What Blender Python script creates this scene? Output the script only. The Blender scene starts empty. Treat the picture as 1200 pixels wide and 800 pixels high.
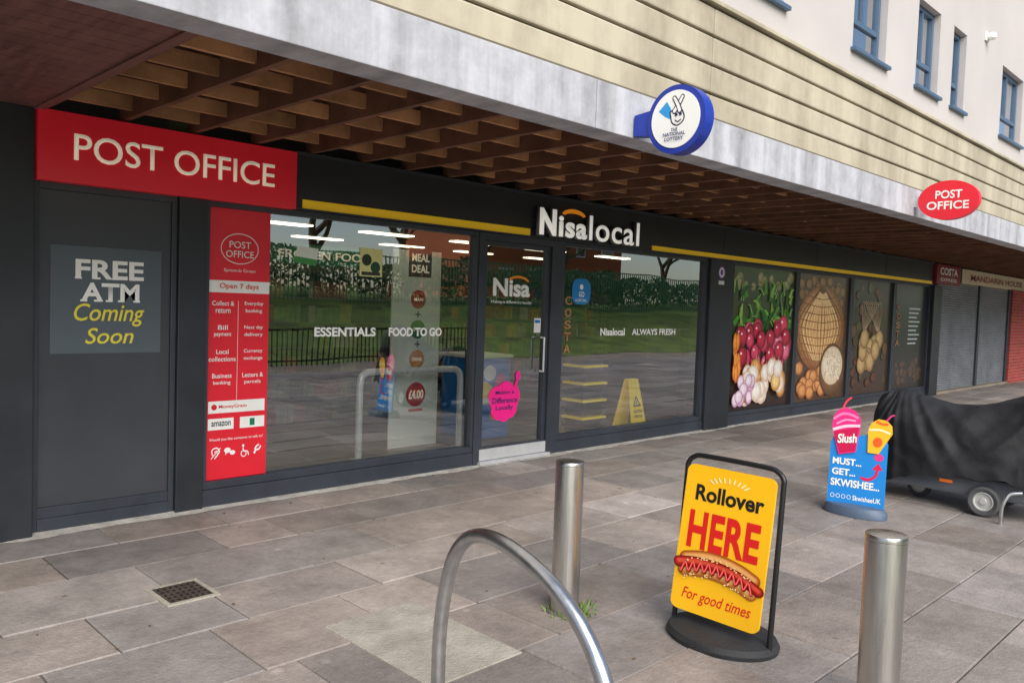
import bpy, bmesh, math, random
from mathutils import Vector, Matrix, noise
random.seed(7)
SC=bpy.context.scene; COL=SC.collection
def lin(c):
    c=c/255.; return c/12.92 if c<=.04045 else ((c+.055)/1.055)**2.4
def s(r,g,b): return (lin(r),lin(g),lin(b),1.)
# ---------------------------------------------------------------- materials
def mat(name,col,rough=.6,metal=0.,var=0.,vscale=3.,bump=0.,bscale=60.,emit=0.,spec=.5,stretch=None,col2=None,coat=0.):
    m=bpy.data.materials.new(name); m.use_nodes=True; nt=m.node_tree; N=nt.nodes; L=nt.links
    b=N["Principled BSDF"]; b.inputs["Roughness"].default_value=rough; b.inputs["Metallic"].default_value=metal
    b.inputs["Specular IOR Level"].default_value=spec
    b.inputs["Coat Weight"].default_value=coat
    b.inputs["Base Color"].default_value=col
    if emit: b.inputs["Emission Color"].default_value=col; b.inputs["Emission Strength"].default_value=emit
    tc=N.new("ShaderNodeTexCoord"); src=tc.outputs["Object"]
    if stretch:
        mp=N.new("ShaderNodeMapping"); mp.inputs["Scale"].default_value=stretch; L.new(src,mp.inputs[0]); src=mp.outputs[0]
    if var:
        n=N.new("ShaderNodeTexNoise"); n.inputs["Scale"].default_value=vscale; n.inputs["Detail"].default_value=5; n.inputs["Roughness"].default_value=.65
        L.new(src,n.inputs["Vector"])
        r=N.new("ShaderNodeValToRGB"); r.color_ramp.elements[0].position=.3; r.color_ramp.elements[1].position=.7
        c2=col2 if col2 else tuple(c*(1-var) for c in col[:3])+(1,)
        r.color_ramp.elements[0].color=c2
        r.color_ramp.elements[1].color=col if col2 else tuple(min(1,c*(1+var*.5)) for c in col[:3])+(1,)
        L.new(n.outputs["Fac"],r.inputs[0]); L.new(r.outputs[0],b.inputs["Base Color"])
        mr=N.new("ShaderNodeMapRange"); mr.inputs["To Min"].default_value=max(0,rough-.12); mr.inputs["To Max"].default_value=min(1,rough+.12)
        L.new(n.outputs["Fac"],mr.inputs[0]); L.new(mr.outputs[0],b.inputs["Roughness"])
    if bump:
        n2=N.new("ShaderNodeTexNoise"); n2.inputs["Scale"].default_value=bscale; n2.inputs["Detail"].default_value=4
        L.new(src,n2.inputs["Vector"])
        bp=N.new("ShaderNodeBump"); bp.inputs["Strength"].default_value=bump; bp.inputs["Distance"].default_value=.01
        L.new(n2.outputs["Fac"],bp.inputs["Height"]); L.new(bp.outputs[0],b.inputs["Normal"])
    return m
def weathered(name,col,stain,vs=(1.2,1,.22),s1=1.3,s2=7.,rough=.8,w2=.5):
    m=bpy.data.materials.new(name); m.use_nodes=True; nt=m.node_tree; N=nt.nodes; L=nt.links; b=N["Principled BSDF"]; b.inputs["Roughness"].default_value=rough
    tc=N.new("ShaderNodeTexCoord"); mp=N.new("ShaderNodeMapping"); mp.inputs["Scale"].default_value=vs; L.new(tc.outputs["Object"],mp.inputs[0])
    n=N.new("ShaderNodeTexNoise"); n.inputs["Scale"].default_value=s1; n.inputs["Detail"].default_value=6; n.inputs["Roughness"].default_value=.6; L.new(mp.outputs[0],n.inputs["Vector"])
    n2=N.new("ShaderNodeTexNoise"); n2.inputs["Scale"].default_value=s2; n2.inputs["Detail"].default_value=6; n2.inputs["Roughness"].default_value=.7; L.new(tc.outputs["Object"],n2.inputs["Vector"])
    mu=N.new("ShaderNodeMath"); mu.operation='MULTIPLY_ADD'; mu.inputs[1].default_value=w2; L.new(n2.outputs["Fac"],mu.inputs[0]); L.new(n.outputs["Fac"],mu.inputs[2])
    hf=N.new("ShaderNodeMath"); hf.operation='MULTIPLY'; hf.inputs[1].default_value=1/(1+w2); L.new(mu.outputs[0],hf.inputs[0])
    r=N.new("ShaderNodeValToRGB"); r.color_ramp.elements[0].position=.34; r.color_ramp.elements[1].position=.58; r.color_ramp.elements[0].color=stain; r.color_ramp.elements[1].color=col
    L.new(hf.outputs[0],r.inputs[0]); L.new(r.outputs[0],b.inputs["Base Color"])
    bp=N.new("ShaderNodeBump"); bp.inputs["Strength"].default_value=.25; bp.inputs["Distance"].default_value=.008; L.new(n2.outputs["Fac"],bp.inputs["Height"]); L.new(bp.outputs[0],b.inputs["Normal"])
    return m
def glassmat(name,base=.1,k=2.0,tint=(.72,.78,.76,1)):
    m=bpy.data.materials.new(name); m.use_nodes=True; nt=m.node_tree; N=nt.nodes; L=nt.links
    N.remove(N["Principled BSDF"]); out=N["Material Output"]
    t=N.new("ShaderNodeBsdfTransparent"); t.inputs[0].default_value=tint
    g=N.new("ShaderNodeBsdfGlossy"); g.inputs["Roughness"].default_value=.0; g.inputs[0].default_value=(.95,.97,1,1)
    nz=N.new("ShaderNodeTexNoise"); nz.inputs["Scale"].default_value=.9; nz.inputs["Detail"].default_value=1
    tc=N.new("ShaderNodeTexCoord"); L.new(tc.outputs["Object"],nz.inputs["Vector"])
    bp=N.new("ShaderNodeBump"); bp.inputs["Strength"].default_value=.08; bp.inputs["Distance"].default_value=.05
    L.new(nz.outputs["Fac"],bp.inputs["Height"]); L.new(bp.outputs[0],g.inputs["Normal"])
    ge=N.new("ShaderNodeNewGeometry"); io=N.new("ShaderNodeMath"); io.operation="MULTIPLY_ADD"; io.inputs[1].default_value=-(1.5-1/1.5); io.inputs[2].default_value=1.5; L.new(ge.outputs["Backfacing"],io.inputs[0])
    f=N.new("ShaderNodeFresnel"); L.new(io.outputs[0],f.inputs[0])
    ma=N.new("ShaderNodeMath"); ma.operation="MULTIPLY_ADD"; ma.inputs[1].default_value=k; ma.inputs[2].default_value=base; ma.use_clamp=True
    L.new(f.outputs[0],ma.inputs[0])
    mx=N.new("ShaderNodeMixShader"); L.new(ma.outputs[0],mx.inputs[0]); L.new(t.outputs[0],mx.inputs[1]); L.new(g.outputs[0],mx.inputs[2]); L.new(mx.outputs[0],out.inputs[0])
    return m
def brickmat(name):
    m=bpy.data.materials.new(name); m.use_nodes=True; nt=m.node_tree; N=nt.nodes; L=nt.links; b=N["Principled BSDF"]; b.inputs["Roughness"].default_value=.85
    tc=N.new("ShaderNodeTexCoord"); mp=N.new("ShaderNodeMapping"); mp.inputs["Rotation"].default_value=(math.radians(90),0,0); L.new(tc.outputs["Object"],mp.inputs[0])
    t=N.new("ShaderNodeTexBrick"); t.inputs["Color1"].default_value=s(176,62,56); t.inputs["Color2"].default_value=s(146,50,46); t.inputs["Mortar"].default_value=s(160,130,118); t.inputs["Scale"].default_value=1.; t.inputs["Brick Width"].default_value=.24; t.inputs["Row Height"].default_value=.08; t.inputs["Mortar Size"].default_value=.006
    L.new(mp.outputs[0],t.inputs["Vector"]); L.new(t.outputs[0],b.inputs["Base Color"]); return m
def vcolmat(name,rough=.35,bump=0.,mul=True,nscale=5.,amt=.25,emit=0.,spec=.4,paving=False):
    m=bpy.data.materials.new(name); m.use_nodes=True; nt=m.node_tree; N=nt.nodes; L=nt.links
    b=N["Principled BSDF"]; b.inputs["Roughness"].default_value=rough; b.inputs["Specular IOR Level"].default_value=spec
    a=N.new("ShaderNodeAttribute"); a.attribute_name="Col"
    tc=N.new("ShaderNodeTexCoord")
    def fac(scale,lo,hi,detail=6,rg=.7):
        n=N.new("ShaderNodeTexNoise"); n.inputs["Scale"].default_value=scale; n.inputs["Detail"].default_value=detail; n.inputs["Roughness"].default_value=rg
        L.new(tc.outputs["Object"],n.inputs["Vector"])
        mr=N.new("ShaderNodeMapRange"); mr.inputs["From Min"].default_value=.3; mr.inputs["From Max"].default_value=.7; mr.inputs["To Min"].default_value=lo; mr.inputs["To Max"].default_value=hi
        L.new(n.outputs["Fac"],mr.inputs[0]); return mr.outputs[0],n
    def mul_(x,y):
        q=N.new("ShaderNodeMath"); q.operation='MULTIPLY'; L.new(x,q.inputs[0]); L.new(y,q.inputs[1]); return q.outputs[0]
    f,_=fac(nscale,1-amt,1+amt*.6)
    if paving:
        f2,_=fac(.5,.76,1.2,4); f3,nn=fac(24,.82,1.14,5,.8); f=mul_(mul_(f,f2),f3)
        for sc_,r0,r1,dk in ((3.1,.035,.055,.62),(7.3,.02,.035,.7),(1.7,.03,.06,1.35)):
            v=N.new("ShaderNodeTexVoronoi"); v.inputs["Scale"].default_value=sc_; L.new(tc.outputs["Object"],v.inputs["Vector"])
            mr=N.new("ShaderNodeMapRange"); mr.inputs["From Min"].default_value=r0; mr.inputs["From Max"].default_value=r1; mr.inputs["To Min"].default_value=dk; mr.inputs["To Max"].default_value=1.; L.new(v.outputs["Distance"],mr.inputs[0])
            f=mul_(f,mr.outputs[0])
        rr_,_=fac(2.5,.42,.8); L.new(rr_,b.inputs["Roughness"])
    v=N.new("ShaderNodeVectorMath"); v.operation="SCALE"; L.new(a.outputs["Color"],v.inputs[0]); L.new(f,v.inputs["Scale"])
    L.new(v.outputs[0],b.inputs["Base Color"])
    if emit: L.new(v.outputs[0],b.inputs["Emission Color"]); b.inputs["Emission Strength"].default_value=emit
    if bump:
        n2=N.new("ShaderNodeTexNoise"); n2.inputs["Scale"].default_value=60; n2.inputs["Detail"].default_value=5; L.new(tc.outputs["Object"],n2.inputs["Vector"])
        bp=N.new("ShaderNodeBump"); bp.inputs["Strength"].default_value=bump; bp.inputs["Distance"].default_value=.008
        L.new(n2.outputs["Fac"],bp.inputs["Height"]); L.new(bp.outputs[0],b.inputs["Normal"])
    return m
M={}
M['frame']=mat("anthracite_paint",s(54,59,68),.42,0,.25,2.5,.05,200)
M['fascia']=mat("fascia_black",s(46,48,52),.38,0,.2,1.2)
M['column']=mat("black_paint",s(42,45,51),.45,0,.3,2,.1,120)
M['doorpanel']=mat("door_panel",s(62,64,70),.38,0,.16,1.5)
M['yellow']=mat("yellow_vinyl",s(252,206,40),.4,0,.06,4,emit=.08)  # faint self-glow added so the stripe stays bright; vinyl gives no light
M['red']=mat("red_vinyl",s(226,34,52),.35,0,.1,2)
M['redpo']=mat("red_sign_face",s(228,36,54),.35,0,.1,2,emit=.07)  # slight glow put into the red to lift it under the canopy
M['white']=mat("white_vinyl",s(242,242,238),.4)
M['cream']=mat("cream_letter",s(250,238,214),.45,emit=.25)  # glow added because plain cream letters come out dim in the shade
M['litwhite']=mat("lit_white_letter",s(250,248,240),.4,emit=.4)
M['litorange']=mat("lit_orange",s(246,150,30),.4,emit=.25)
M['letterside']=mat("letter_return",s(110,110,114),.4)
M['slate']=mat("slate_poster",s(84,94,102),.45,0,.08,3)
M['ytext']=mat("yellow_text",s(232,216,64),.5)
M['black']=mat("black_print",s(24,22,22),.5)
M['redtext']=mat("red_print",s(215,30,25),.45)
M['blue']=mat("blue_sign",s(30,56,160),.35,0,.1,4)
M['navy']=mat("navy_print",s(22,40,100),.4)
M['brown']=mat("brown_text",s(170,120,80),.6)
M['oak']=mat("soffit_timber",s(122,84,62),.78,0,.5,2.5,.3,40)
M['noggin']=mat("noggin_timber",s(198,146,102),.75,0,.6,1.6,.3,40)
M['deck']=mat("soffit_deck",s(76,50,40),.85,0,.4,2)
M['boards']=mat("maroon_boards",s(128,88,82),.6,0,.4,3,.2,50,stretch=(8,1,1))
M['concrete']=weathered("pale_concrete",s(188,189,196),s(132,132,136),(3.4,1,.3),1.1,9,w2=.4)
M['render']=mat("grey_render",s(190,184,182),.85,0,.08,.8,.15,200)
M['rib']=weathered("cream_cladding",s(187,179,158),s(150,141,122),(2.0,1,.35),1.0,8,w2=.3)
M['ribdark']=mat("cladding_groove",s(104,96,80),.8)
M['winframe']=mat("blue_grey_frame",s(74,98,124),.4)
M['steel']=mat("brushed_steel",(.6,.58,.55,1),.3,1.,.22,20,.14,60,stretch=(1,1,.08))
M['galv']=mat("galvanised_tube",(.62,.62,.62,1),.32,1.,.2,14)
M['alu']=mat("aluminium",s(215,216,218),.35,.4,.1,10)
M['rubber']=mat("black_rubber",s(44,44,46),.7,0,.3,6,.3,80)
M['blacktube']=mat("black_powder_coat",s(24,24,26),.4)
M['floor']=mat("shop_floor",s(120,114,104),.35,0,.1,2)
M['inwall']=mat("shop_wall",s(110,116,98),.7,0,.2,1)
M['inceil']=mat("shop_ceiling",s(80,78,72),.8,0,.1,2)
M['lamp']=mat("ceiling_light_panel",(1,.84,.6,1),.5,emit=5.)
M['shelfgrey']=mat("shelf_metal",s(80,84,86),.5)
M['shutter']=mat("galvanised_shutter",s(136,139,144),.5,.3,.3,2)
M['redpaint']=mat("red_paint",s(190,40,48),.45,0,.2,2)
M['redbrick']=brickmat("red_brick")
M['signcream']=mat("cream_sign",s(216,200,170),.5,0,.1,3)
M['maroon']=mat("maroon_sign",s(130,24,46),.4)
M['patch']=mat("pale_concrete_slab",s(170,164,152),.85,0,.3,5,.6,90)
M['joint']=mat("joint_mortar",s(88,83,78),.9,0,.4,6)
M['iron']=mat("cast_iron",s(84,76,68),.65,.3,.4,15,.4,80)
M['hole']=mat("drain_void",s(10,10,10),.9)
M['cover']=mat("black_fabric_cover",s(38,39,42),.72,0,.35,5,.4,22,spec=.35)
M['scoot']=mat("grey_plastic",s(98,102,108),.4,0,.1,8)
M['orange']=mat("orange_reflector",s(245,120,40),.3,emit=.2)  # weak glow added to the plastic; the reflector is no lamp
M['tyre']=mat("tyre_rubber",s(84,84,86),.8,0,.2,12)
M['rim']=mat("wheel_rim",s(206,206,202),.35,.3)
M['signblue']=mat("board_blue",s(30,135,215),.4,0,.06,4)
M['basegrey']=mat("board_base_plastic",s(82,98,120),.5,0,.15,6)
M['boardyel']=mat("board_yellow",s(253,190,26),.3,0,.05,3)
M['pink']=mat("pink_vinyl",s(236,44,132),.4)
M['wetyel']=mat("yellow_plastic",s(250,216,44),.4,emit=.12)  # a little glow added so the unlit plastic shows up indoors
M['freezer']=mat("freezer_blue",s(30,130,215),.4)
M['grass']=mat("grass_sward",s(128,154,62),.9,0,.55,1.0,.6,12,col2=s(84,92,44))
M['kerb']=mat("kerb_stone",s(150,138,122),.85,0,.35,1.2)
M['hedge']=mat("hedge_leaves",s(84,104,50),.8,0,.6,4)
M['bark']=mat("bark",s(92,76,60),.9,0,.4,10,.5,40)
M['twig']=mat("twig",s(104,82,62),.9)
M['greenpaint']=mat("green_railing_paint",s(36,110,76),.5)
M['brick']=mat("orange_brick",s(190,100,60),.85,0,.3,6)
M['rooftile']=mat("roof_tile",s(90,66,56),.85,0,.3,4)
M['darkglass']=mat("dark_window",s(20,24,28),.1,0,spec=.8)
M['glass']=glassmat("shop_glass",.17,2.5,(.74,.78,.76,1))
M['upglass']=glassmat("upper_window_glass",.42,1.5,(.3,.36,.42,1))
M['print']=vcolmat("printed_graphic",.4,0,nscale=8,amt=.08)
M['photo']=vcolmat("printed_photo",.25,0,nscale=14,amt=.22,emit=.10)  # glow added to unlit prints that look dull in the canopy shade
M['goods']=vcolmat("packaged_goods",.5,0,nscale=12,amt=.4)
M['slab']=vcolmat("paving_stone",.62,.5,nscale=3.2,amt=.3,paving=True)
# ---------------------------------------------------------------- mesh helpers
def setp(o,parent):
    if parent is not None:
        o.parent=parent; o.matrix_parent_inverse=parent.matrix_world.inverted()
def link(name,me,material,parent=None,smooth=False):
    o=bpy.data.objects.new(name,me); COL.objects.link(o)
    if material: me.materials.append(material)
    if smooth:
        for p in me.polygons: p.use_smooth=True
        me.set_sharp_from_angle(angle=math.radians(38))
    setp(o,parent); return o
def top(o,label,cat,group=None):
    o["label"]=label; o["category"]=cat
    if group: o["group"]=group
    return o
def empty(name,loc,label,cat,group=None):
    o=bpy.data.objects.new(name,None); o.location=loc; o.empty_display_size=.1; COL.objects.link(o)
    o.matrix_world=Matrix.Translation(loc)
    return top(o,label,cat,group)
def part(name,loc,parent):
    o=bpy.data.objects.new(name,None); o.location=loc; COL.objects.link(o); o.matrix_world=Matrix.Translation(loc); setp(o,parent); return o
def boxes(name,lst,material,parent=None,bevel=0.,origin=None):
    bm=bmesh.new()
    for (x0,x1,y0,y1,z0,z1) in lst:
        r=bmesh.ops.create_cube(bm,size=1.)
        bmesh.ops.scale(bm,verts=r['verts'],vec=(x1-x0,y1-y0,z1-z0))
        bmesh.ops.translate(bm,verts=r['verts'],vec=((x0+x1)/2,(y0+y1)/2,(z0+z1)/2))
    if bevel: bmesh.ops.bevel(bm,geom=bm.edges[:],offset=bevel,segments=2,affect='EDGES',profile=.6)
    me=bpy.data.meshes.new(name); bm.to_mesh(me); bm.free()
    return link(name,me,material,parent)
def box(name,x0,x1,y0,y1,z0,z1,material,parent=None,bevel=0.): return boxes(name,[(x0,x1,y0,y1,z0,z1)],material,parent,bevel)
def meshpy(name,v,f,material,parent=None,smooth=False):
    me=bpy.data.meshes.new(name); me.from_pydata(v,[],f); me.update(); return link(name,me,material,parent,smooth)
def pane(x0,x1,y,z0,z1,material,parent): return meshpy("pane",[(x0,y,z0),(x1,y,z0),(x1,y,z1),(x0,y,z1)],[(0,1,2,3)],material,parent)
def tubedata(pts,r,n=10,cap=True,V=None,Fc=None):
    V=[] if V is None else V; Fc=[] if Fc is None else Fc
    pts=[Vector(p) for p in pts]; base=len(V)
    rr=r if isinstance(r,(list,tuple)) else [r]*len(pts)
    t0=(pts[1]-pts[0]).normalized(); up=Vector((0,0,1)) if abs(t0.z)<.9 else Vector((1,0,0))
    nrm=t0.cross(up).normalized()
    for i,p in enumerate(pts):
        if i==0: t=(pts[1]-pts[0])
        elif i==len(pts)-1: t=pts[-1]-pts[-2]
        else: t=(pts[i+1]-pts[i]).normalized()+(pts[i]-pts[i-1]).normalized()
        t.normalize(); nrm=(nrm-t*nrm.dot(t)).normalized(); bn=t.cross(nrm)
        for k in range(n):
            a=2*math.pi*k/n; V.append(tuple(p+(nrm*math.cos(a)+bn*math.sin(a))*rr[i]))
    for i in range(len(pts)-1):
        for k in range(n):
            a=base+i*n+k; b=base+i*n+(k+1)%n; Fc.append((a,b,b+n,a+n))
    if cap:
        Fc.append(tuple(base+k for k in range(n))[::-1]); Fc.append(tuple(base+(len(pts)-1)*n+k for k in range(n)))
    return V,Fc
def tube(name,pts,r,material,parent=None,n=12):
    V,Fc=tubedata(pts,r,n); return meshpy(name,V,Fc,material,parent,True)
def catmull(P,k=6):
    P=[Vector(p) for p in P]; out=[]
    for i in range(len(P)-1):
        p0=P[max(i-1,0)];p1=P[i];p2=P[i+1];p3=P[min(i+2,len(P)-1)]
        for j in range(k):
            t=j/k; out.append(.5*((2*p1)+(p2-p0)*t+(2*p0-5*p1+4*p2-p3)*t*t+(3*p1-p0-3*p2+p3)*t**3))
    out.append(P[-1]); return out
def lathe(name,prof,c,material,parent=None,n=40,sx=1,sy=1):
    V=[];Fc=[]
    for (r,z) in prof:
        for k in range(n):
            a=2*math.pi*k/n; V.append((c[0]+sx*r*math.cos(a),c[1]+sy*r*math.sin(a),c[2]+z))
    for i in range(len(prof)-1):
        for k in range(n):
            a=i*n+k;b=i*n+(k+1)%n; Fc.append((a,b,b+n,a+n))
    Fc.append(tuple(range(n))[::-1]); Fc.append(tuple((len(prof)-1)*n+k for k in range(n)))
    return meshpy(name,V,Fc,material,parent,True)
def textmesh(body,w,h,bold=.0,ext=.0,shear=0.,space=1.,ref=None):
    cu=bpy.data.curves.new("txt","FONT"); cu.body=body; cu.size=1; cu.offset=bold; cu.extrude=0.; cu.shear=shear; cu.space_character=space; cu.resolution_u=4
    o=bpy.data.objects.new("txt",cu); COL.objects.link(o)
    dg=bpy.context.evaluated_depsgraph_get(); me=bpy.data.meshes.new_from_object(o.evaluated_get(dg))
    bpy.data.objects.remove(o); bpy.data.curves.remove(cu)
    xs=[v.co.x for v in me.vertices]; ys=[v.co.y for v in me.vertices]
    x0,x1,y0,y1=min(xs),max(xs),min(ys),max(ys)
    for v in me.vertices:
        v.co=Vector(((v.co.x-x0)/(x1-x0)*w,0,(v.co.y-y0)/(y1-y0)*h))
    if ext:
        bm=bmesh.new(); bm.from_mesh(me)
        bmesh.ops.remove_doubles(bm,verts=bm.verts,dist=1e-5)
        r=bmesh.ops.extrude_face_region(bm,geom=bm.faces[:])
        bmesh.ops.translate(bm,verts=[g for g in r['geom'] if isinstance(g,bmesh.types.BMVert)],vec=(0,-ext,0))
        bmesh.ops.recalc_face_normals(bm,faces=bm.faces[:])
        bm.to_mesh(me); bm.free()
    me.materials.clear(); return me
def text(body,x0,x1,z0,z1,y,material,parent,bold=.0,ext=.0,shear=0.,space=1.,base=None,name="lettering"):
    me=textmesh(body,x1-x0,z1-z0,bold,ext,shear,space); o=link(name,me,material,None)
    m=Matrix.Translation((x0,y,z0))
    if base is not None: m=base@m
    o.matrix_world=m
    setp(o,parent); return o
class Art:
    def __init__(s_): s_.V=[];s_.F=[];s_.C=[];s_.k=0
    def _y(s_): s_.k+=1; return -.00018*s_.k
    def poly(s_,pts,col,cols=None):
        y=s_._y(); b=len(s_.V)
        for i,(x,z) in enumerate(pts): s_.V.append((x,y,z)); s_.C.append(cols[i] if cols else col)
        s_.F.append(tuple(range(b,b+len(pts))))
    def rect(s_,x0,z0,x1,z1,col,col2=None):
        s_.poly([(x0,z0),(x1,z0),(x1,z1),(x0,z1)],col,[col,col,col2,col2] if col2 else None)
    def rrect(s_,x0,z0,x1,z1,r,col):
        P=[]
        for cx,cz,a0 in ((x1-r,z1-r,0),(x0+r,z1-r,90),(x0+r,z0+r,180),(x1-r,z0+r,270)):
            for j in range(7): a=math.radians(a0+15*j); P.append((cx+r*math.cos(a),cz+r*math.sin(a)))
        s_.poly(P,col)
    def disc(s_,cx,cz,rx,rz,cc,cr=None,rot=0.,n=20,off=(-.25,.3)):
        y=s_._y(); b=len(s_.V); cr=cr or cc; c,sn=math.cos(rot),math.sin(rot)
        s_.V.append((cx+rx*off[0],y,cz+rz*off[1])); s_.C.append(cc)
        for q,f in ((1,.62),(2,1.)):
            col=tuple(cc[i]*.72+cr[i]*.28 for i in range(3))+(1,) if q==1 else cr
            for k in range(n):
                a=2*math.pi*k/n; u=rx*math.cos(a)*f+rx*off[0]*(1-f); v=rz*math.sin(a)*f+rz*off[1]*(1-f)
                s_.V.append((cx+u*c-v*sn,y,cz+u*sn+v*c)); s_.C.append(col)
        for k in range(n):
            k2=(k+1)%n; s_.F.append((b,b+1+k,b+1+k2)); s_.F.append((b+1+k,b+1+n+k,b+1+n+k2,b+1+k2))
    def ring(s_,cx,cz,rx,rz,w,col,a0=0,a1=360,n=40):
        y=s_._y(); b=len(s_.V)
        for k in range(n+1):
            a=math.radians(a0+(a1-a0)*k/n)
            s_.V.append((cx+rx*math.cos(a),y,cz+rz*math.sin(a))); s_.V.append((cx+(rx-w)*math.cos(a),y,cz+(rz-w)*math.sin(a))); s_.C+=[col,col]
        for k in range(n): a=b+2*k; s_.F.append((a,a+2,a+3,a+1))
    def stroke(s_,pts,w,col,w2=None,k=5):
        P=catmull([(p[0],0,p[1]) for p in pts],k); y=s_._y(); b=len(s_.V); n=len(P)
        for i,p in enumerate(P):
            t=(P[min(i+1,n-1)]-P[max(i-1,0)]).normalized(); nn=Vector((-t.z,0,t.x)); ww=w+((w2 if w2 is not None else w)-w)*i/(n-1)
            for sg in (1,-1): s_.V.append((p.x+nn.x*sg*ww/2,y,p.z+nn.z*sg*ww/2)); s_.C.append(col)
        for i in range(n-1): a=b+2*i; s_.F.append((a,a+1,a+3,a+2))
    def cap(s_,pts,w,c,w2=None):
        s_.stroke(pts,w,c,w2); s_.disc(pts[0][0],pts[0][1],w/2,w/2,c); ww=(w2 or w)/2; s_.disc(pts[-1][0],pts[-1][1],ww,ww,c)
    def build(s_,name,material,parent=None,matrix=None):
        me=bpy.data.meshes.new(name); me.from_pydata(s_.V,[],s_.F); me.update()
        at=me.color_attributes.new("Col",'FLOAT_COLOR','POINT')
        for i,c in enumerate(s_.C): at.data[i].color=c
        o=link(name,me,material,None)
        if matrix is not None: o.matrix_world=matrix
        setp(o,parent); return o
T=Matrix.Translation
# ================================================================ GROUND
def struct(o): o["kind"]="structure"; return o
struct(box("ground",-200,300,-300,120,-.6,-.06,M['joint']))
struct(box("pavement_bed",-6,40,-9.2,.0,-.059,-.007,M['joint']))
def paving():
    V=[];Fc=[];C=[]
    y=-.02; rnd=random.Random(3)
    while y>-9.1:
        h=rnd.choice([.42,.5,.5,.56,.62]); x=-5.9+rnd.uniform(0,.6)
        rowt=rnd.uniform(.93,1.07)
        while x<39:
            w=rnd.choice([.5,.62,.72,.8,.9,1.0])*rnd.uniform(.97,1.03)
            g=rnd.uniform(.0015,.0045); t=rnd.uniform(.74,1.14)*rowt
            hue=rnd.uniform(-.03,.045)
            bc=s(150,142,137); c=(bc[0]*t*(1+hue),bc[1]*t,bc[2]*t*(1-hue),1)
            if rnd.random()<.07: c=tuple(k*1.28 for k in c[:3])+(1,)
            b=len(V); z0=rnd.uniform(-.002,.0015); tx,ty=rnd.uniform(-.0015,.0015),rnd.uniform(-.0015,.0015)
            j=lambda: rnd.uniform(-.0015,.0015)
            X0,X1,Y0,Y1=x+g,x+w-g,y-h+g,y-g; e=.006
            for (xx,yy,sx,sy) in ((X0,Y0,-1,-1),(X1,Y0,1,-1),(X1,Y1,1,1),(X0,Y1,-1,1)):
                zz=z0+tx*sx+ty*sy
                V.append((xx-sx*e+j(),yy-sy*e+j(),zz)); C.append(c)
            cd=tuple(k*.82 for k in c[:3])+(1,)
            for (xx,yy) in ((X0,Y0),(X1,Y0),(X1,Y1),(X0,Y1)): V.append((xx,yy,-.0066)); C.append(cd)
            Fc.append((b,b+1,b+2,b+3))
            for k in range(4): jj=(k+1)%4; Fc.append((b+4+k,b+4+jj,b+jj,b+k))
            x+=w
        y-=h
    me=bpy.data.meshes.new("pavement"); me.from_pydata(V,[],Fc); me.update()
    at=me.color_attributes.new("Col",'FLOAT_COLOR','POINT')
    for i,c in enumerate(C): at.data[i].color=c
    o=link("pavement",me,M['slab']); return struct(o)
paving()
o=box("concrete_slab",2.11,2.64,-3.29,-2.47,-.004,.006,M['patch'],None,.003); top(o,"pale rough concrete repair slab set into the paving","paving slab")
V=[];Fc=[]
for i in range(361):
    x=1.2+i*.046; w=.06+.05*noise.noise(Vector((x*2.3,0,0)))+.03*noise.noise(Vector((x*9,3,0)))
    V+= [(x,-.03,.022),(x,-.06-max(.01,w),.003)]
    if i: a=2*i; Fc.append((a-2,a-1,a+1,a))
o=meshpy("cement_fillet",V,Fc,mat("cement",s(190,186,178),.9,0,.35,9,.4,80)); struct(o)
dr=empty("drain_cover",(1.78,-1.6,0),"small square cast iron drain grate set in the paving","drain cover")
boxes("frame",[(1.64,1.92,-1.755,-1.73,0,.008),(1.64,1.92,-1.47,-1.445,0,.008),(1.64,1.665,-1.73,-1.47,0,.008),(1.895,1.92,-1.73,-1.47,0,.008)],M['patch'],dr)
box("void",1.665,1.895,-1.73,-1.47,-.008,.003,M['hole'],dr)
L_=[]
for i in range(8): x=1.668+i*.0315; L_.append((x,x+.014,-1.728,-1.472,.003,.0068))
for i in range(6): y=-1.725+i*.048; L_.append((1.667,1.893,y,y+.014,.0035,.006))
boxes("grate",L_,M['iron'],dr)
V=[];Fc=[];rl=random.Random(21)
for i in range(90):
    x=rl.uniform(.5,12); y=-rl.uniform(0.1,1)**1.5*5; r=rl.uniform(.006,.018); a_=rl.uniform(0,6.28); b_=len(V)
    for k,(u,v) in enumerate(((-1,0),(0,.5),(1,0),(0,-.5))): V.append((x+r*(u*math.cos(a_)-v*math.sin(a_)),y+r*(u*math.sin(a_)+v*math.cos(a_)),.004+(.003 if k%2 else 0)))
    Fc.append((b_,b_+1,b_+2,b_+3))
o=meshpy("leaf_litter",V,Fc,mat("dry_leaf",s(120,92,58),.8,0,.5,3)); o["kind"]="stuff"
struct(box("kerb",-30,80,-9.35,-9.2,-.06,-.02,M['kerb']))
struct(box("footpath",-60,120,-11.6,-9.35,-.06,-.05,M['kerb']))
V=[];Fc=[];nx,ny=90,18
for j in range(ny+1):
    for i in range(nx+1):
        x=-40+i*1.7; y=-11.6-j*2.0; t=min(1,max(0,(-11.6-y)/11)); z=-.04+1.9*t*t*(3-2*t)+.12*noise.noise(Vector((x*.3,y*.3,0)))*min(1,j)
        V.append((x,y,z))
for j in range(ny):
    for i in range(nx):
        a=j*(nx+1)+i; Fc.append((a,a+nx+1,a+nx+2,a+1))
struct(meshpy("grass_bank",V,Fc,M['grass'],None,True))
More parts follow.
